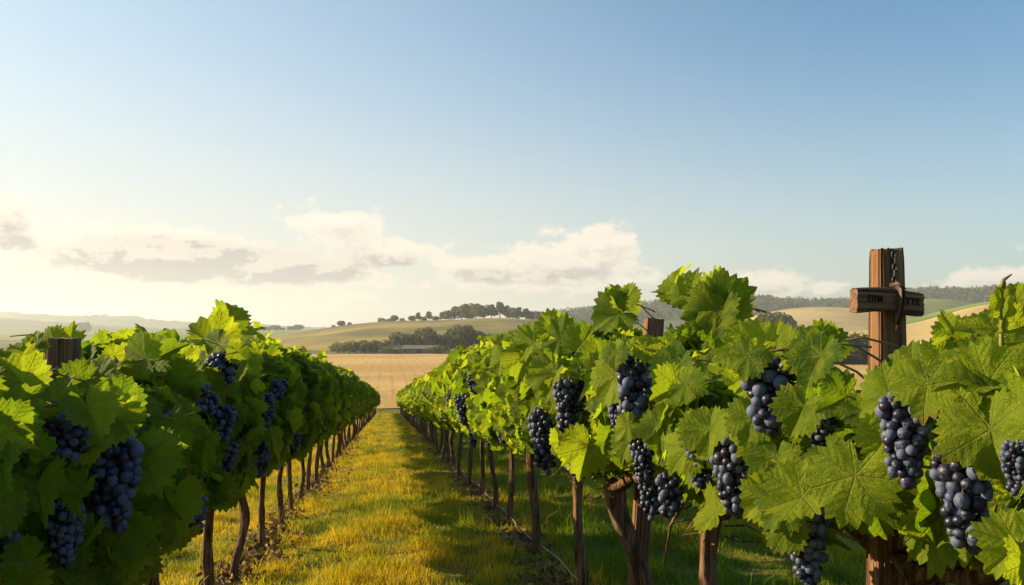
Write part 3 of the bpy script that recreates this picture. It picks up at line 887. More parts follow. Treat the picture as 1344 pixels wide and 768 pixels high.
# leaves singled out in the photograph: px, py of the leaf stalk end, length in px, tip angle on the picture, plane x, tone (colour set bright for sunlit leaves, dark for shaded)
HERO = [
    (816, 400, 46, 98, .98, .75), (812, 412, 56, 188, .95, .25), (892, 398, 54, 118, .98, .35), (905, 388, 50, 72, .98, .55), (939, 405, 62, 188, .92, .9), (941, 390, 56, 82, .95, .45), (893, 378, 44, 84, .98, .8), (822, 392, 34, 72, .98, .9), (1333, 395, 40, 95, .98, .8),
    (947, 408, 74, 18, .94, .3), (942, 412, 62, 282, .93, .2), (890, 482, 56, 262, .84, .15), (808, 493, 62, 232, .82, .9), (727, 485, 56, 258, .82, .6), (727, 434, 42, 108, .92, .8),
    (735, 445, 48, 338, .90, .3), (700, 450, 46, 200, .88, .7), (690, 470, 44, 250, .84, .8), (888, 508, 52, 208, .80, .6), (900, 505, 44, 330, .80, .5), (994, 462, 78, 198, .80, .95),
    (982, 498, 48, 222, .80, .9), (988, 548, 60, 262, .79, .4), (940, 674, 52, 150, .78, 1.0), (905, 585, 60, 236, .80, .9), (771, 586, 60, 258, .82, .7), (828, 576, 46, 272, .82, .5),
    (1008, 655, 58, 205, .78, .8), (1084, 448, 42, 104, .95, 1.0), (1088, 450, 48, 48, .93, .25), (1077, 466, 66, 258, .84, .12), (1169, 522, 76, 198, .78, .6), (1163, 574, 58, 226, .78, .6),
    (1199, 484, 60, 108, .98, .3), (1196, 502, 50, 160, .92, .8), (1200, 500, 34, 62, .92, 1.0), (1291, 508, 82, 165, .82, .75), (1273, 545, 62, 203, .78, .95), (1303, 484, 74, 120, .90, .7),
    (1297, 502, 82, 348, .82, .9), (1318, 442, 64, 112, 1.0, .3), (1325, 470, 60, 40, .95, .5), (1045, 632, 52, 122, .78, .95), (1053, 652, 76, 200, .76, .9), (1123, 624, 98, 250, .72, .7),
    (1035, 692, 54, 240, .76, .5),  (1340, 704, 62, 138, .72, .8), (1338, 716, 76, 200, .70, .9), (1345, 740, 70, 250, .70, .8), (1040, 470, 60, 150, .9, .5),
    (1020, 450, 46, 100, .98, .6), (1110, 520, 60, 210, .84, .25), (1130, 540, 50, 300, .84, .3), (1240, 470, 46, 95, .98, .6), (1262, 455, 48, 60, .98, .7), (870, 560, 50, 290, .84, .4), (790, 470, 46, 130, .9, .5),
    (760, 455, 44, 60, .92, .5), (660, 470, 36, 230, .84, .8), (650, 455, 30, 100, .9, .8), (625, 478, 28, 200, .86, .7), (1290, 440, 52, 100, .98, .8), (1335, 408, 46, 85, .98, .6), (1304, 432, 46, 150, .96, .9), (1338, 430, 50, 200, .95, .8), (1250, 440, 44, 110, .98, .7), (1215, 525, 44, 330, .84, .7), (1020, 600, 60, 280, .82, .4), (1090, 600, 56, 320, .84, .3),
    # left row
    (129, 584, 52, 242, -.68, .45), (157, 552, 58, 150, -.68, .8), (160, 552, 48, 8, -.68, .7), (198, 590, 54, 22, -.69, .3), (188, 600, 78, 288, -.68, .35), (228, 552, 54, 302, -.70, .15),
    (158, 528, 58, 70, -.75, .2), (5, 618, 68, 328, -.66, .1), (0, 662, 62, 300, -.66, .15), (-2, 592, 52, 20, -.68, .5), (76, 532, 62, 132, -.74, .3), (30, 502, 56, 150, -.80, .7),
    (46, 456, 34, 100, -.95, .7), (40, 462, 34, 30, -.95, .6), (30, 470, 40, 190, -.92, .8), (192, 472, 58, 158, -.90, .95), (195, 468, 48, 96, -.93, .6), (198, 478, 62, 28, -.90, .3),
    (283, 450, 58, 152, -.92, 1.0), (295, 420, 44, 58, -.98, .6), (286, 452, 48, 240, -.88, .3), (312, 446, 40, 82, -.95, .7), (309, 490, 52, 300, -.78, .15), (322, 560, 50, 270, -.76, .4),
    (228, 664, 70, 282, -.70, .35), (240, 700, 46, 250, -.72, .4), (215, 640, 56, 300, -.72, .3), (110, 640, 60, 250, -.70, .1), (50, 640, 60, 280, -.70, .1), (40, 740, 66, 260, -.70, .1),
    (120, 700, 54, 270, -.74, .2), (95, 455, 40, 100, -1.15, .9), (70, 448, 34, 130, -1.2, .9), (240, 500, 54, 200, -.80, .3), (110, 500, 50, 210, -.78, .3), (270, 580, 50, 250, -.74, .2), (180, 735, 50, 260, -.78, .2), (350, 470, 34, 120, -.9, .6), (360, 490, 34, 60, -.85, .5), (10, 560, 60, 10, -.7, .3), (20, 540, 54, 60, -.74, .4), (60, 600, 50, 200, -.7, .2)]


def cordon_z(Y, side): 
    return (.86 if side > 0 else .80)


def vine_leaves(acc, X, Yc, y0, y1, side, lod, n, size, r_, Tt, Bt, g0, hollow=.5, jitter=1.0, filt=True, shoots=3):
    """leaf wall of one vine. side: +1 right row. coordinates are world"""
    y = r_.uniform(y0-.06, y1+.06, n)
    T = np.interp(y, *Tt) + .06*np.sin(y*4.1+side) + .05*np.sin(y*9.7+2*side)
    B = np.interp(y, *Bt) + .05*np.sin(y*5.3+side*2)
    cz = (T+B)/2; hz = (T-B)/2*1.0
    w_ = .27*(1+.16*np.sin(y*3.3+side)+.12*np.sin(y*7.9+1))
    # more of the leaves on the sides
    phi = r_.uniform(0, 2*np.pi, n)
    ca, sa = np.cos(phi), np.sin(phi)
    e = .62
    ux = np.sign(ca)*np.abs(ca)**e; uz = np.sign(sa)*np.abs(sa)**e
    rho = 1 - (1-hollow)*r_.uniform(0, 1, n)**1.5 + r_.normal(0, .05, n)
    P = np.stack([X + ux*w_*rho, y, g0(y) + cz + uz*hz*rho], 1)
    out = np.stack([ca*.9, r_.normal(0, .35, n), sa*.55+.35], 1)
    N = norm(out) + r_.normal(0, .38, (n, 3))*jitter
    A = np.stack([ca*.35, r_.normal(0, .45, n), -.75+.9*np.maximum(0, sa)*r_.uniform(-.3, 1.2, n)], 1) + r_.normal(0, .25, (n, 3))
    S = size*r_.uniform(.6, 1.15, n)
    inner = rho < .8
    # keep the leaf centred on its place rather than its stalk
    P = P - norm(A)*S[:, None]*.30
    if filt:
        cen = P + norm(A)*S[:, None]*.30
        ok = keep(cen, .035) & (np.linalg.norm(cen, axis=1) > .55)
        ok &= keep(P + norm(A)*S[:, None]*.8, .0)
        P, N, A, S, inner = P[ok], N[ok], A[ok], S[ok], inner[ok]
    P_, N_, A_, S_ = P, N, A, S
    if lod == 0:
        # back and inside leaves need less detail
        front = (~inner) & ((P[:, 0]-X)*side < .1)
        add_leaves(acc, P[front], A[front], N[front], S[front], 0, r_)
        add_leaves(acc, P[~front], A[~front], N[~front], S[~front], 1, r_)
    else:
        add_leaves(acc, P, A, N, S, lod, r_)
    # upright shoots on top
    for k in range(shoots):
        sy = r_.uniform(y0, y1); sx = X + r_.uniform(-.2, .2)
        zt = float(np.interp(sy, *Tt)) + float(g0(sy))
        L = r_.uniform(.10, .30) if lod else r_.uniform(.02, .12)
        lean = r_.uniform(-.12, .12, 2)
        base = np.array([sx, sy, zt-.25]); tip = base + [lean[0], lean[1], L+.22]
        if filt and not keep(np.array([tip, (base+tip)/2]), .10).all(): continue
        mid = (base+tip)/2 + r_.normal(0, .015, 3)
        if lod < 2:
            V, F = tube([base, mid, tip], [.0045, .0035, .002], 5); acc.add(V, F, None, None, 1)
        for q in range(4 if lod < 2 else 3):
            u = .45+.55*(q+1)/4; c = base*(1-u)+tip*u
            ang = r_.uniform(0, 6.28)
            dirv = np.array([math.cos(ang), math.sin(ang), .45 + u*.6])
            add_leaves(acc, c[None], dirv[None], (np.array([-dirv[0]*.5, -dirv[1]*.5, 1.0])+r_.normal(0, .5, 3))[None], np.array([size*(1.05-.55*u)*r_.uniform(.7, 1.1)]), min(lod, 2), r_, tone=np.array([.55+.45*u]))


def trunk_mesh(acc, base, top, seed, rad=.032, kind=0, detail=1, arms=(-.5, .5), armz=0.0):
    r_ = np.random.default_rng(seed)
    n = 34 if detail else 9
    us = np.linspace(0, 1, n)
    amp = (.012, .03, .045)[kind]
    p1, p2, p3 = r_.uniform(0, 6.28, 3)
    P = base[None]*(1-us[:, None]) + top[None]*us[:, None]
    env = np.sin(us*np.pi)**.6
    P[:, 0] += env*amp*np.sin(us*5+p1)
    P[:, 1] += env*amp*np.sin(us*4+p2)
    rr = rad*(1 + .35*np.exp(-us*9) + .10*np.clip((us-.8)/.2, 0, 1)**2 + .08*np.sin(us*13+p3) + .05*np.sin(us*29+p1))
    V, F = tube(P, rr, 16 if detail else 7, .10, 4, 3.5*(kind+.5)*r_.choice([-1, 1]), seed); acc.add(V, F)
    # strips of loose bark
    if detail:
        for k in range(5):
            a0 = r_.uniform(0, 6.28); s0 = r_.uniform(.05, .6); e0 = s0+r_.uniform(.15, .35)
            q = np.linspace(s0, min(e0, .98), 8)
            ii = np.interp(q, us, np.arange(n)).astype(int)
            off = 1.02+.25*np.sin(np.linspace(0, 3.1, 8))**2
            pp = P[ii] + np.stack([np.cos(a0+q*1.5), np.sin(a0+q*1.5), 0*q], 1)*(rr[ii]*off)[:, None]
            V, F = tube(pp, [.001, .0035, .0045, .004, .0045, .004, .003, .001], 4, squash=.4); acc.add(V, F)
    # cordon arms along the row
    for s_, L in ((-1, arms[0]), (1, arms[1])):
        m_ = 10 if detail else 4
        uu = np.linspace(0, 1, m_)
        Q = top[None] + np.stack([.02*np.sin(uu*6+p1), L*uu, -.02+.09*np.sin(uu*math.pi*.5)+.015*np.sin(uu*11+p2)-SLOPE*L*uu], 1)
        V, F = tube(Q, np.linspace(rad*.75, rad*.38, m_), 9 if detail else 5, .14, 3, 4, seed+3); acc.add(V, F)


def dry_twigs(acc, c, n, r_, L=.12):
    for k in range(n):
        p = c + r_.normal(0, .05, 3); d = r_.normal(0, 1, 3); d[2] = -abs(d[2])*.5
        d = d/np.linalg.norm(d)*L*r_.uniform(.4, 1.2)
        V, F = tube([p, p+d*.5+r_.normal(0, .015, 3), p+d], [.004, .003, .0015], 4); acc.add(V, F)


def gz(y): return -CAM_H - SLOPE*np.asarray(y, float)

hero_pts = []
for (px, py, L, ang, Xp, tone) in HERO:
    p = on_plane_x(px, py, Xp)
    dep = float(p @ FW)
    if 780 < px < 960:
        cc = np.array([p]) + (RT*math.cos(math.radians(ang))+UP*math.sin(math.radians(ang)))[None]*L*.3/FPX*dep
        L_ = -norm(POST_R)*.9; o_ = np.array([POST_R[0], POST_R[1], zr]); q_ = cc[0]-o_-L_*np.clip((cc[0]-o_)@L_/(L_@L_), 0, 1)
        if np.linalg.norm(q_) < .14: continue
    hero_pts.append((p, L/FPX*dep, math.radians(ang), tone, 1 if Xp > 0 else -1))

for c in clus:
    if c['p'][1] < 9:
        for q in range((2 if c['w'] > .09 else 1) if c['side'] > 0 else (1 if random.random() < .4 else 0)):
            sgn = random.choice([-1, 1]) if q == 0 else -sgn
            p = c['p'] + np.array([0, 0, c['h']*.5 + random.uniform(.0, .03)]) + RT*sgn*c['w']*random.uniform(.25, .6) - norm(c['p'])*random.uniform(.03, .07)
            hero_pts.append((p, random.uniform(.07, .11), math.radians(270 + sgn*random.uniform(-20, 60)), random.uniform(.2, .95), c['side']))

NEAR_LABELS_R = ['broad-leaved vine crowding the right edge of the picture beside the wooden cross',
                 'vine with a thick dark trunk rooted just behind the wooden cross',
                 'vine with a reddish split trunk and two heavy grape bunches left of the cross',
                 'tall vine with the thick curved trunk beside the short post, big leaves on top',
                 'vine with a thin straight trunk, right of the long hanging grape bunch',
                 'vine with a leaning pale trunk under a long grape bunch in the right row',
                 'vine just beyond the leaning pale trunk, its trunk thin and straight, right row']
NEAR_LABELS_L = ['dark vine at the left edge with a short post among its leaves',
                 'shaded vine with a long blue grape bunch and tangled roots, lower left',
                 'vine with a stout trunk cut by the bottom edge, left row',
                 'vine with a straight trunk beside the twisted one in the left row',
                 'vine with a knotted twisting trunk in the left row',
                 'vine with a straight stake-like trunk right of the twisted one',
                 'vine with a short curved trunk just right of the straight stake-like one']
GROUP = {1: 'grape vines in the right row', -1: 'grape vines in the left row'}

def vine_root(i, X, Y, side, total):
    o = empty('grape_vine', (X, Y, float(gz(Y))))
    labs = NEAR_LABELS_R if side > 0 else NEAR_LABELS_L
    rn = 'right' if side > 0 else 'left'
    if i < len(labs): lab = labs[i]
    elif Y < 24 and i < len(ORD): lab = f'receding grape vine, {ORD[i]} from the camera in the {rn} row'
    else: lab = f'one of the small far vines at the far end of the {rn} row'
    tag(o, lab, 'grape vine', GROUP[side])
    return o


def local_gz(y): return -SLOPE*np.asarray(y, float)

# shared meshes for the vines farther off
MIDP, FARP = {}, {}
for side in (1, -1):
    Tt, Bt = (T_R, B_R) if side > 0 else (T_L, B_L)
    for tier, dct, lod, n, size, Ymid in (('mid', MIDP, 2, 520, .155, 16.0), ('far', FARP, 3, 560, .13, 45.0)):
        for v in range(4):
            r_ = np.random.default_rng(900+v*7+side+(50 if tier == 'far' else 0))
            acc = Acc()
            Tc = float(np.interp(Ymid, *Tt)); Bc = float(np.interp(Ymid, *Bt))
            # phase varies with the variant
            vine_leaves(acc, 0.0, 0.0, -.66, .66, side+v, lod, n, size, r_, ([-9, 9], [Tc, Tc]), ([-9, 9], [Bc, Bc]), local_gz, hollow=.72, filt=False, shoots=8 if tier == 'mid' else 6)
            fm = acc.mesh('foliage', [M_leaf_far, M_stem])
            acc = Acc()
            trunk_mesh(acc, np.array([0, 0, -.06]), np.array([.02*(v-1.5), 0, cordon_z(0, side)]), 70+v, .030, v % 3, 1 if tier == 'mid' else 0, (-.6, .6))
            tm = acc.mesh('trunk', [M_bark])
            dct.setdefault(side, []).append((tm, fm))

vines = []
for side, X, Ys in ((1, XR, YR), (-1, XL, YL)):
    Tt, Bt = (T_R, B_R) if side > 0 else (T_L, B_L)
    for i, Yc in enumerate(Ys):
        root = vine_root(i, X, Yc, side, len(Ys))
        seed = 1000+i*13+(500 if side < 0 else 0)
        r_ = np.random.default_rng(seed)
        y0 = Ys[i-1]*.5+Yc*.5 if i else Yc-.55
        y1 = Ys[i+1]*.5+Yc*.5 if i+1 < len(Ys) else Yc+.6
        gap = side < 0 and Yc > 5 and i % 3 != 1  # gaps shaped into the left row to let bands of sun onto the lane
        yg = y1 - ((.30 if i % 3 == 2 else (.46 if Yc < 8 else .72)) if gap else 0)
        if side < 0 and Yc > 5 and i % 3 == 0: y0 += .12
        org = np.array([X, Yc, float(gz(Yc))])
        if Yc < 11.5:
            span = y1-y0
            lod = 0 if Yc < 5.4 else 1
            size = float(np.interp(Yc, [2, 5, 8, 12], [.105, .125, .14, .135]))
            n = int((680 if Yc < 6 else 640)*span)
            acc = Acc()
            vine_leaves(acc, X, Yc, y0, yg, side, lod, n, size, r_, Tt, Bt, gz, hollow=.45, shoots=5 if Yc > 2.6 else 1)
            for hp_ in hero_pts:
                if hp_[4] == side and (y0 <= hp_[0][1] < y1 or (i == 0 and hp_[0][1] < y0)):
                    p, S, ang, tone, _ = hp_
                    toc = -norm(p)
                    A = RT*math.cos(ang)+UP*math.sin(ang) + toc*r_.uniform(-.35, .25)
                    # face the camera, turned somewhat up and to the light
                    tl = r_.choice([-1, -1, 1])*r_.uniform(.25, .80)
                    N = toc + RT*tl + np.array([0, 0, .38]) + r_.normal(0, .25, 3)
                    add_leaves(acc, p[None], A[None], N[None], np.array([S*.74]), 0 if Yc < 9 else 1, r_, tone=np.array([tone]), width=1.02)
                    back = p + np.array([side*.14, r_.uniform(-.05, .05), r_.uniform(-.10, .02)])
                    V, F = tube([p-toc*.002, p*.5+back*.5+np.array([0, 0, .015]), back], [.0022, .0026, .003], 5); acc.add(V, F, None, None, 1)
            link('foliage', acc.mesh('foliage', [M_leaf, M_stem], origin=org), root)
            acc = Acc()
            kind = [1, 0, 1, 2, 0, 0, 0, 1, 0][i % 9] if side > 0 else [1, 2, 0, 0, 2, 0, 1, 0, 1][i % 9]
            rad = [.036, .04, .034, .042, .027, .032, .026, .026, .024][i % 9] if side > 0 else [.03, .045, .034, .031, .027, .026, .026, .024, .024][i % 9]
            lean = r_.uniform(-.05, .05, 2)
            if side > 0 and i == 3: lean = np.array([-.10, -.05])
            if side > 0 and i == 5: lean = np.array([-.05, .03])
            base = np.array([X + (.05 if side > 0 and i == 3 else 0), Yc, org[2]-.05]); top = np.array([X+lean[0], Yc+lean[1], org[2]+cordon_z(Yc, side)])
            if i == 0: base = base  # rooted beyond the edge of the picture
            trunk_mesh(acc, base, top, seed, rad, kind, 1, ((y0-Yc)*1.0, (y1-Yc)*1.0))
            dry_twigs(acc, top+[0, 0, -.04], 16 if Yc < 9 else 6, r_)
            dry_twigs(acc, np.array([X, Yc, org[2]+.05]), 10, r_, .10)
            link('trunk', acc.mesh('trunk', [M_bark], origin=org), root)
            vines.append((side, Yc, y0, y1, root))
        else:
            tier = MIDP if Yc < 27 else FARP
            tm, fm = tier[side][(i*5+random.randrange(3)) % 4]
            root.rotation_euler = (0, 0, 0)
            root.scale = (random.uniform(.92, 1.08), (yg-y0)/1.28*1.0, random.uniform(.96, 1.05))
            link('trunk', tm, root); link('foliage', fm, root)
            vines.append((side, Yc, y0, y1, root))
            if Yc < 22 and i % 2 == 0:
                o = link('grape_cluster', CL_LO[i % 2], root, (-side*.30, random.uniform(-.4, .4), random.uniform(.9, 1.25)))
                o.scale = (.13, .13, .13)

ci = 0
for c in clus:
    own = [v for v in vines if v[0] == c['side'] and v[2] <= c['p'][1] < v[3]]
    if not own: own = [min((v for v in vines if v[0] == c['side']), key=lambda v: abs(v[1]-c['p'][1]))]
    root = own[0][4]
    asp = c['h']/c['w']
    far = c['p'][1] > 9
    pool = [(0, 1.9), (1, 1.5), (2, 2.2), (3, 1.2), (4, 1.75)]
    k = min(pool, key=lambda q: abs(q[1]-asp))[0]
    k_asp = dict(pool)[k]
    o = link('grape_cluster', CL_HI[k] if not far else CL_LO[0], root)
    top = c['p'] + np.array([0, 0, c['h']*.5])
    sx = c['w']*1.03; szz = c['h']/k_asp
    s_ = root.scale
    o.location = ((top[0]-root.location.x)/s_[0], (top[1]-root.location.y)/s_[1], (top[2]-root.location.z)/s_[2])
    o.rotation_euler = (0, 0, random.uniform(0, 6.28))
    o.scale = (sx, sx, szz)
    ci += 1

# a few more bunches half hidden in the leaf walls of the near vines
for (side, Yc, y0, y1, root) in vines:
    if Yc < 11.5:
        for q in range(2):
            X = XR if side > 0 else XL
            yy = random.uniform(y0+.1, y1-.1)
            p = Vector((X-side*random.uniform(.17, .27), yy, float(gz(yy))+random.uniform(.9, 1.3)))
            o = link('grape_cluster', CL_HI[random.randrange(5)], root)
            o.location = p-root.location; o.scale = (.10,)*3; o.rotation_euler = (0, 0, random.uniform(0, 6))


# ------------------------------------------------------------------ wooden posts and the cross
def hewn(L, w0, d0, w1, d1, seed, nseg=40, per=14, groove=.10, along='z', rough_end=.0):
    """a hewn timber standing on z=0 with grooves along its length; section w (x) by d (y)"""
    r_ = np.random.default_rng(seed)
    pts = []
    for e in range(4):
        for k in range(per):
            u = k/per
            pts.append({0: (-1+2*u, -1), 1: (1, -1+2*u), 2: (1-2*u, 1), 3: (-1, 1-2*u)}[e])
    pts = np.array(pts, float)
    n = len(pts)
    # round the corners a little
    rad = np.linalg.norm(pts, axis=1); pts = pts*(1-.10*np.clip((rad-1.15)/.26, 0, 1))[:, None]
    g = r_.uniform(0, 1, n); g = np.where(g > .80, g*groove, g*groove*.25)
    V = []
    for i in range(nseg+1):
        u = i/nseg
        wv = (w0*(1-u)+w1*u)/2; dv = (d0*(1-u)+d1*u)/2
        mod = 1-g*(1+.5*np.sin(u*7+np.arange(n)*.9)) + .012*np.sin(u*21+np.arange(n)*.35)
        q = pts*mod[:, None]
        z = np.full(n, u*L)
        if i == nseg: z = z + rough_end*r_.uniform(-1, .6, n) ; q = q*.965
        if i == nseg-1: z = z - .004
        bend = .004*math.sin(u*5+seed)
        V.append(np.stack([q[:, 0]*wv+bend, q[:, 1]*dv, z], 1))
    V = np.vstack(V)
    F = []
    for i in range(nseg):
        for j in range(n):
            k = (j+1) % n
            F.append((i*n+j, i*n+k, (i+1)*n+k, (i+1)*n+j))
    F = np.array(F); F = np.vstack([F[:, [0, 1, 2]], F[:, [0, 2, 3]]])
    V = np.vstack([V, [(0, 0, 0), (0, 0, L)]]); c0, c1 = len(V)-2, len(V)-1
    F = np.vstack([F, [(c0, (j+1) % n, j) for j in range(n)], [(c1, nseg*n+j, nseg*n+(j+1) % n) for j in range(n)]])
    if along == 'x': V = np.stack([V[:, 2]-L/2, V[:, 1], V[:, 0]], 1); F = F[:, ::-1]
    return V, F

def flat_mesh(V, F, name, mat_):
    a = Acc(); a.add(V, F); return a.mesh(name, [mat_], smooth=False)

gl = float(gz(POST_L[1])); zt = ztop(POST_L, 444)
o = link('wooden_post', flat_mesh(*hewn(zt-gl+.1, .10, .09, .092, .085, 5, rough_end=.004), 'wooden_post', M_wood), None, (POST_L[0], POST_L[1], gl-.1))
tag(o, 'short brown square post sticking up from the vines at the left edge', 'post')
gr = float(gz(POST_R[1])); zt = ztop(POST_R, 417)
o = link('wooden_post', flat_mesh(*hewn(zt-gr+.1, .078, .07, .092, .08, 6, rough_end=.005), 'wooden_post', M_wood), None, (POST_R[0], POST_R[1], gr-.1))
o.rotation_euler = (0, R(4.5), 0); o.location.x -= .12
tag(o, 'reddish post top poking out under the tall vine leaves, left of the cross', 'post')

gc_ = float(gz(CROSS[1])); zt = ztop(CROSS, 327)
cross = empty('wooden_cross', (CROSS[0], CROSS[1], gc_))
tag(cross, 'weathered wooden cross with dark lettering, chain and strap rising above the vines', 'cross')
Lp = zt-gc_+.12
link('post', flat_mesh(*hewn(Lp, .118, .095, .066, .060, 9, nseg=80, groove=.20, rough_end=.006), 'post', M_wood), cross, (0, 0, -.12))
zb = ztop(CROSS, 397)-gc_
bar = link('crossbar', flat_mesh(*hewn(.166, .058, .034, .055, .034, 12, nseg=50, groove=.10, along='x', rough_end=.003), 'crossbar', M_wood_h), cross, (-.033, -.056, zb))
bar.rotation_euler = (0, R(2.6), 0)
def lettering(txt, x, z, size, sx=1.0):
    cu = bpy.data.curves.new('lettering', 'FONT')
    cu.body = txt; cu.size = size; cu.extrude = .0012; cu.align_x = 'CENTER'; cu.align_y = 'CENTER'; cu.offset = .0002; cu.space_character = 1.12
    tmp = bpy.data.objects.new('tmp', cu); C.objects.link(tmp)
    dg = bpy.context.evaluated_depsgraph_get()
    me = bpy.data.meshes.new_from_object(tmp.evaluated_get(dg))
    bpy.data.objects.remove(tmp)
    me.materials.clear(); me.materials.append(M_letter)
    o = link('lettering', me, bar, (x, -.0172, z))
    o.rotation_euler = (R(90), 0, 0); o.scale = (sx, 1, 1)
lettering('EIIM', -.040, .003, .024, .80)
lettering('ITTE', .050, .001, .023, .85)
# chain on the face of the post
a = Acc()
def torus(c, R1, r1, sx, sz, rotz=0.0, n=18, mm=6):
    th = np.linspace(0, 2*np.pi, n, endpoint=False)
    P = np.stack([R1*sx*np.cos(th)*math.cos(rotz), R1*sx*np.cos(th)*math.sin(rotz), R1*sz*np.sin(th)], 1)+c
    P = np.vstack([P, P[:1]])
    return tube(P, r1, mm, cap=False)
zc = ztop(CROSS, 333)-gc_
for k in range(6):
    a.add(*torus(np.array([-.002+.0015*math.sin(k*1.3), -.0385-.0006*k, zc-.0150*k-.006]), .0075, .0021, .72 if k % 2 == 0 else .5, 1.25, 0.1 if k % 2 == 0 else 1.3))
link('chain', a.mesh('chain', [M_iron]), cross)
# folded strap knotted over the middle of the bar
a = Acc()
z0 = zb+.036
def strap(P, wd, th_=.0035, mi=0):
    P = np.array(P, float)
    from_ = tube(P, wd, 8, squash=.35); a.add(*from_)
strap([(.002, -.072, z0-.002), (.004, -.082, z0-.012), (0, -.085, z0-.04), (-.004, -.083, z0-.075), (-.008, -.075, z0-.105)], [.006, .011, .012, .010, .005])
strap([(.012, -.074, z0-.004), (.016, -.083, z0-.018), (.010, -.087, z0-.045), (.002, -.082, z0-.08), (-.002, -.07, z0-.12)], [.005, .008, .008, .007, .003])
strap([(-.002, -.05, z0+.002), (.003, -.075, z0+.004), (.010, -.083, z0-.003), (.017, -.078, z0-.006)], [.006, .007, .007, .004])
strap([(.01, -.08, z0-.005), (.02, -.082, z0-.007), (.03, -.079, z0-.009)], [.003, .0025, .001])
st = link('strap', a.mesh('strap', [M_strap]), cross, (-.020, 0, 0))
st.scale = (.68, 1, .85); st.location.z = z0*.15

# young bud shoot standing above the vine right of the cross
a = Acc()
pb = on_plane_x(1314, 470, .92); pt = on_plane_x(1315, 402, .92)
a.add(*tube([pb+[0, 0, -.12], pb, pt], [.004, .0035, .003], 6), None, None, 1)
dep = float(pt @ FW); hb = 30/FPX*dep
for s_ in (-1, 1):
    V, F = LOD[1][0][0], LOD[1][0][1]
P = np.array([pt, pt]); add_leaves(a, P, np.array([[.05, 0, 1.0], [-.05, 0.05, 1.0]]), np.array([[-.9, -.6, .1], [.9, -.4, 0]]), np.array([hb*1.1, hb*.95]), 1, rng, tone=np.array([.9, 1.0]), width=.42)
a.add(*tube([pt+[0, 0, hb*.8], pt+[.004, 0, hb*1.15], pt+[.018, 0, hb*1.4]], [.004, .003, .001], 5), None, None, 1)
rt0 = [v for v in vines if v[0] == 1][0][4]
link('bud', a.mesh('bud', [M_leaf, M_stem], origin=tuple(rt0.location)), rt0)

# ------------------------------------------------------------------ wires along the rows
m, t, out = new_mat('old_wire'); M_wire = m
principled(t, out, (0.20, 0.15, 0.10), .6, None, .4)
def wire(name, X, z, r, lab, y0, y1, sag=.02):
    ys_ = np.arange(y0, y1, .35)
    P = [(X+.01*math.sin(y*1.3), y, float(gz(y))+z+sag*math.sin(y*2.4)+.006*math.sin(y*9)) for y in ys_]
    a = Acc(); a.add(*tube(P, r, 5))
    tag(link(name, a.mesh(name, [M_wire])), lab, 'wire')
wire('wire', XR+.02, .10, .005, 'thin sagging wire low along the trunks of the right row', 2.0, 78, .02)
wire('wire', XL-.01, .20, .004, 'thin wire strung low between the trunks of the left row', 2.0, 78, .03)


# a bent dry cane hanging under the vines, right row
a = Acc()
p0 = on_plane_x(905, 640, 1.1); p1 = on_plane_x(880, 690, 1.08); p2 = on_plane_x(872, 740, 1.08)
a.add(*tube([p0, p0*.4+p1*.6+[.01, 0, .01], p1, p2], [.008, .007, .006, .003], 7, .15, 3, 3))
own = [v for v in vines if v[0] == 1 and v[2] <= p1[1] < v[3]][0][4]
link('cane', a.mesh('cane', [M_bark], origin=tuple(own.location)), own)


# ------------------------------------------------------------------ grass
def grass(n, xa, xb, ya, yb, hgt, wid, seed, bend=True, near_pow=1.0):
    r_ = np.random.default_rng(seed)
    x = r_.uniform(xa, xb, n); y = ya + (yb-ya)*r_.uniform(0, 1, n)**near_pow
    # tufts
    cl = .5+.5*np.sin(x*7.3+2*np.sin(y*3.1))*np.sin(y*6.1+1.7*np.sin(x*4.2))
    gld = np.clip(gold_np(x, y) + r_.normal(0, .22, n) + np.exp(-((np.abs(x-.05)-1.05)/.28)**2)*.25 - .45*(x > 1.45) + .12*(x < .3), 0, 1)
    dens = .35+.65*cl
    bare = np.exp(-((x-XR)/.16)**2)+np.exp(-((x-XL)/.16)**2)
    k = r_.uniform(0, 1, n) < dens*(1-.6*bare)
    x, y, cl, gld = x[k], y[k], cl[k], gld[k]; n = len(x)
    z = -CAM_H-SLOPE*y + .018*np.sin(3.1*x+1.7*y)+.014*np.sin(5.3*x-2.9*y+1)+.02*np.sin(.9*y+.6*x) - .006
    P = np.stack([x, y, z], 1)
    h = hgt*r_.gamma(4, .25, n)*(.35+1.15*cl**2)*(1-.25*gld)*np.where(r_.uniform(0, 1, n) < .02, 2.0, 1.0)
    a = r_.uniform(0, 6.28, n)
    side = np.stack([np.cos(a), np.sin(a), 0*a], 1)
    ln = r_.uniform(0, 6.28, n); lm = h*r_.uniform(.15, .9, n)
    lean = np.stack([np.cos(ln)*lm, np.sin(ln)*lm, 0*ln], 1)
    up = np.array([0, 0, 1.0])
    wv = wid*r_.uniform(.6, 1.3, n)[:, None]
    v0 = P-side*wv; v1 = P+side*wv
    col = np.stack([r_.uniform(0, 1, n), gld, r_.uniform(0, 1, n)], 1)
    if bend:
        m0 = P+up*h[:, None]*.6+lean*.35
        v2 = m0-side*wv*.7; v3 = m0+side*wv*.7
        v4 = P+up*h[:, None]*.95+lean
        V = np.stack([v0, v1, v2, v3, v4], 1).reshape(-1, 3); i = np.arange(n)*5
        F = np.concatenate([np.stack([i, i+1, i+3], 1), np.stack([i, i+3, i+2], 1), np.stack([i+2, i+3, i+4], 1)])
        return V, F, np.repeat(col, 5, 0)
    v2 = P+up*h[:, None]+lean*.7
    V = np.stack([v0, v1, v2], 1).reshape(-1, 3); i = np.arange(n)*3
    return V, np.stack([i, i+1, i+2], 1), np.repeat(col, 3, 0)

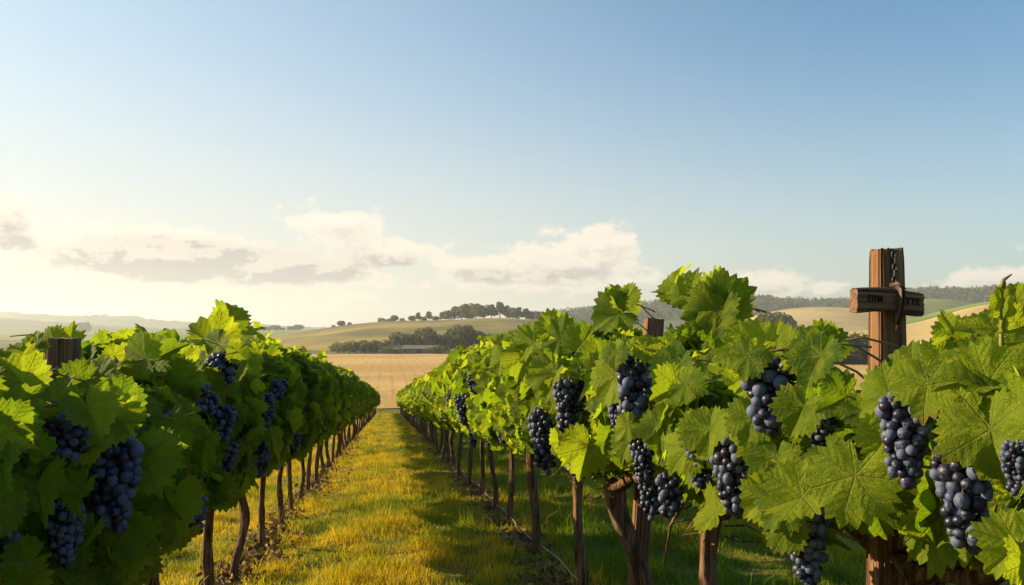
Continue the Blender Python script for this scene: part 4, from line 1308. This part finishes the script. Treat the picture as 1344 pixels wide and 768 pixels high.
a = Acc()
for (n, xa, xb, ya, yb, h, wd, b) in ((260000, -3.2, 3.6, 4.2, 10.5, .078, .0026, True), (60000, -2.4, 3.4, 2.0, 4.2, .05, .002, True),
                                      (260000, -3.0, 3.6, 10.5, 22, .075, .0038, False), (130000, -2.6, 3.0, 22, 45, .065, .007, False),
                                      (70000, -2.2, 2.4, 45, 84, .055, .008, False), (130000, 3.6, 11, 4, 24, .06, .004, False), (110000, -11, -3.0, 5, 24, .06, .004, False)):
    V, F, col = grass(n, xa, xb, ya, yb, h, wd, int(ya*10)+5+int(xa*3+50), b)
    a.add(V, F, None, col)
tag(link('grass', a.mesh('grass', [M_grass], smooth=False)), 'short green and straw-gold grass between and beside the vine rows', 'grass', None, 'stuff')

# dry clutter at the vine feet
a = Acc(); r_ = np.random.default_rng(4)
n = 5200
side_ = r_.choice([XR, XL], n); yy = 3.0+27*r_.uniform(0, 1, n)**1.6
xx = side_+r_.normal(0, .12, n)
P = np.stack([xx, yy, gz(yy)+.015+r_.uniform(0, .025, n)], 1)
m, t, out = new_mat('dry_litter'); M_litter = m
at = t.n('ShaderNodeAttribute', attribute_name='rnd'); sp = t.n('ShaderNodeSeparateColor'); t.put(sp.inputs[0], at.outputs['Color'])
principled(t, out, t.mix(sp.outputs[0], (0.10, 0.05, 0.02), (0.34, 0.20, 0.08)), .9)
add_leaves(a, P, r_.normal(0, 1, (n, 3))*[1, 1, .2], r_.normal(0, .5, (n, 3))+[0, 0, 1], r_.uniform(.015, .045, n), 3, r_)
tag(link('dry_leaves', a.mesh('dry_leaves', [M_litter], smooth=False)), 'brown dry leaf litter around the feet of the vine trunks', 'leaf litter', None, 'stuff')

# ------------------------------------------------------------------ haze
m, t, out = new_mat('haze_air'); M_haze = m
pv = t.n('ShaderNodeVolumePrincipled')
pv.inputs['Color'].default_value = (0.90, 0.95, 1.0, 1)
pv.inputs['Density'].default_value = 0.00024
pv.inputs['Anisotropy'].default_value = 0.35
t.put(out.inputs['Volume'], pv.outputs[0])
V, F = box((-4700, -950, -11.2), (4700, 4700, 116))
hz_o = link('haze', np_mesh('haze', V, F, [M_haze], smooth=False))
tag(hz_o, 'thin pale warm haze in the air over the valley', 'haze', None, 'stuff')
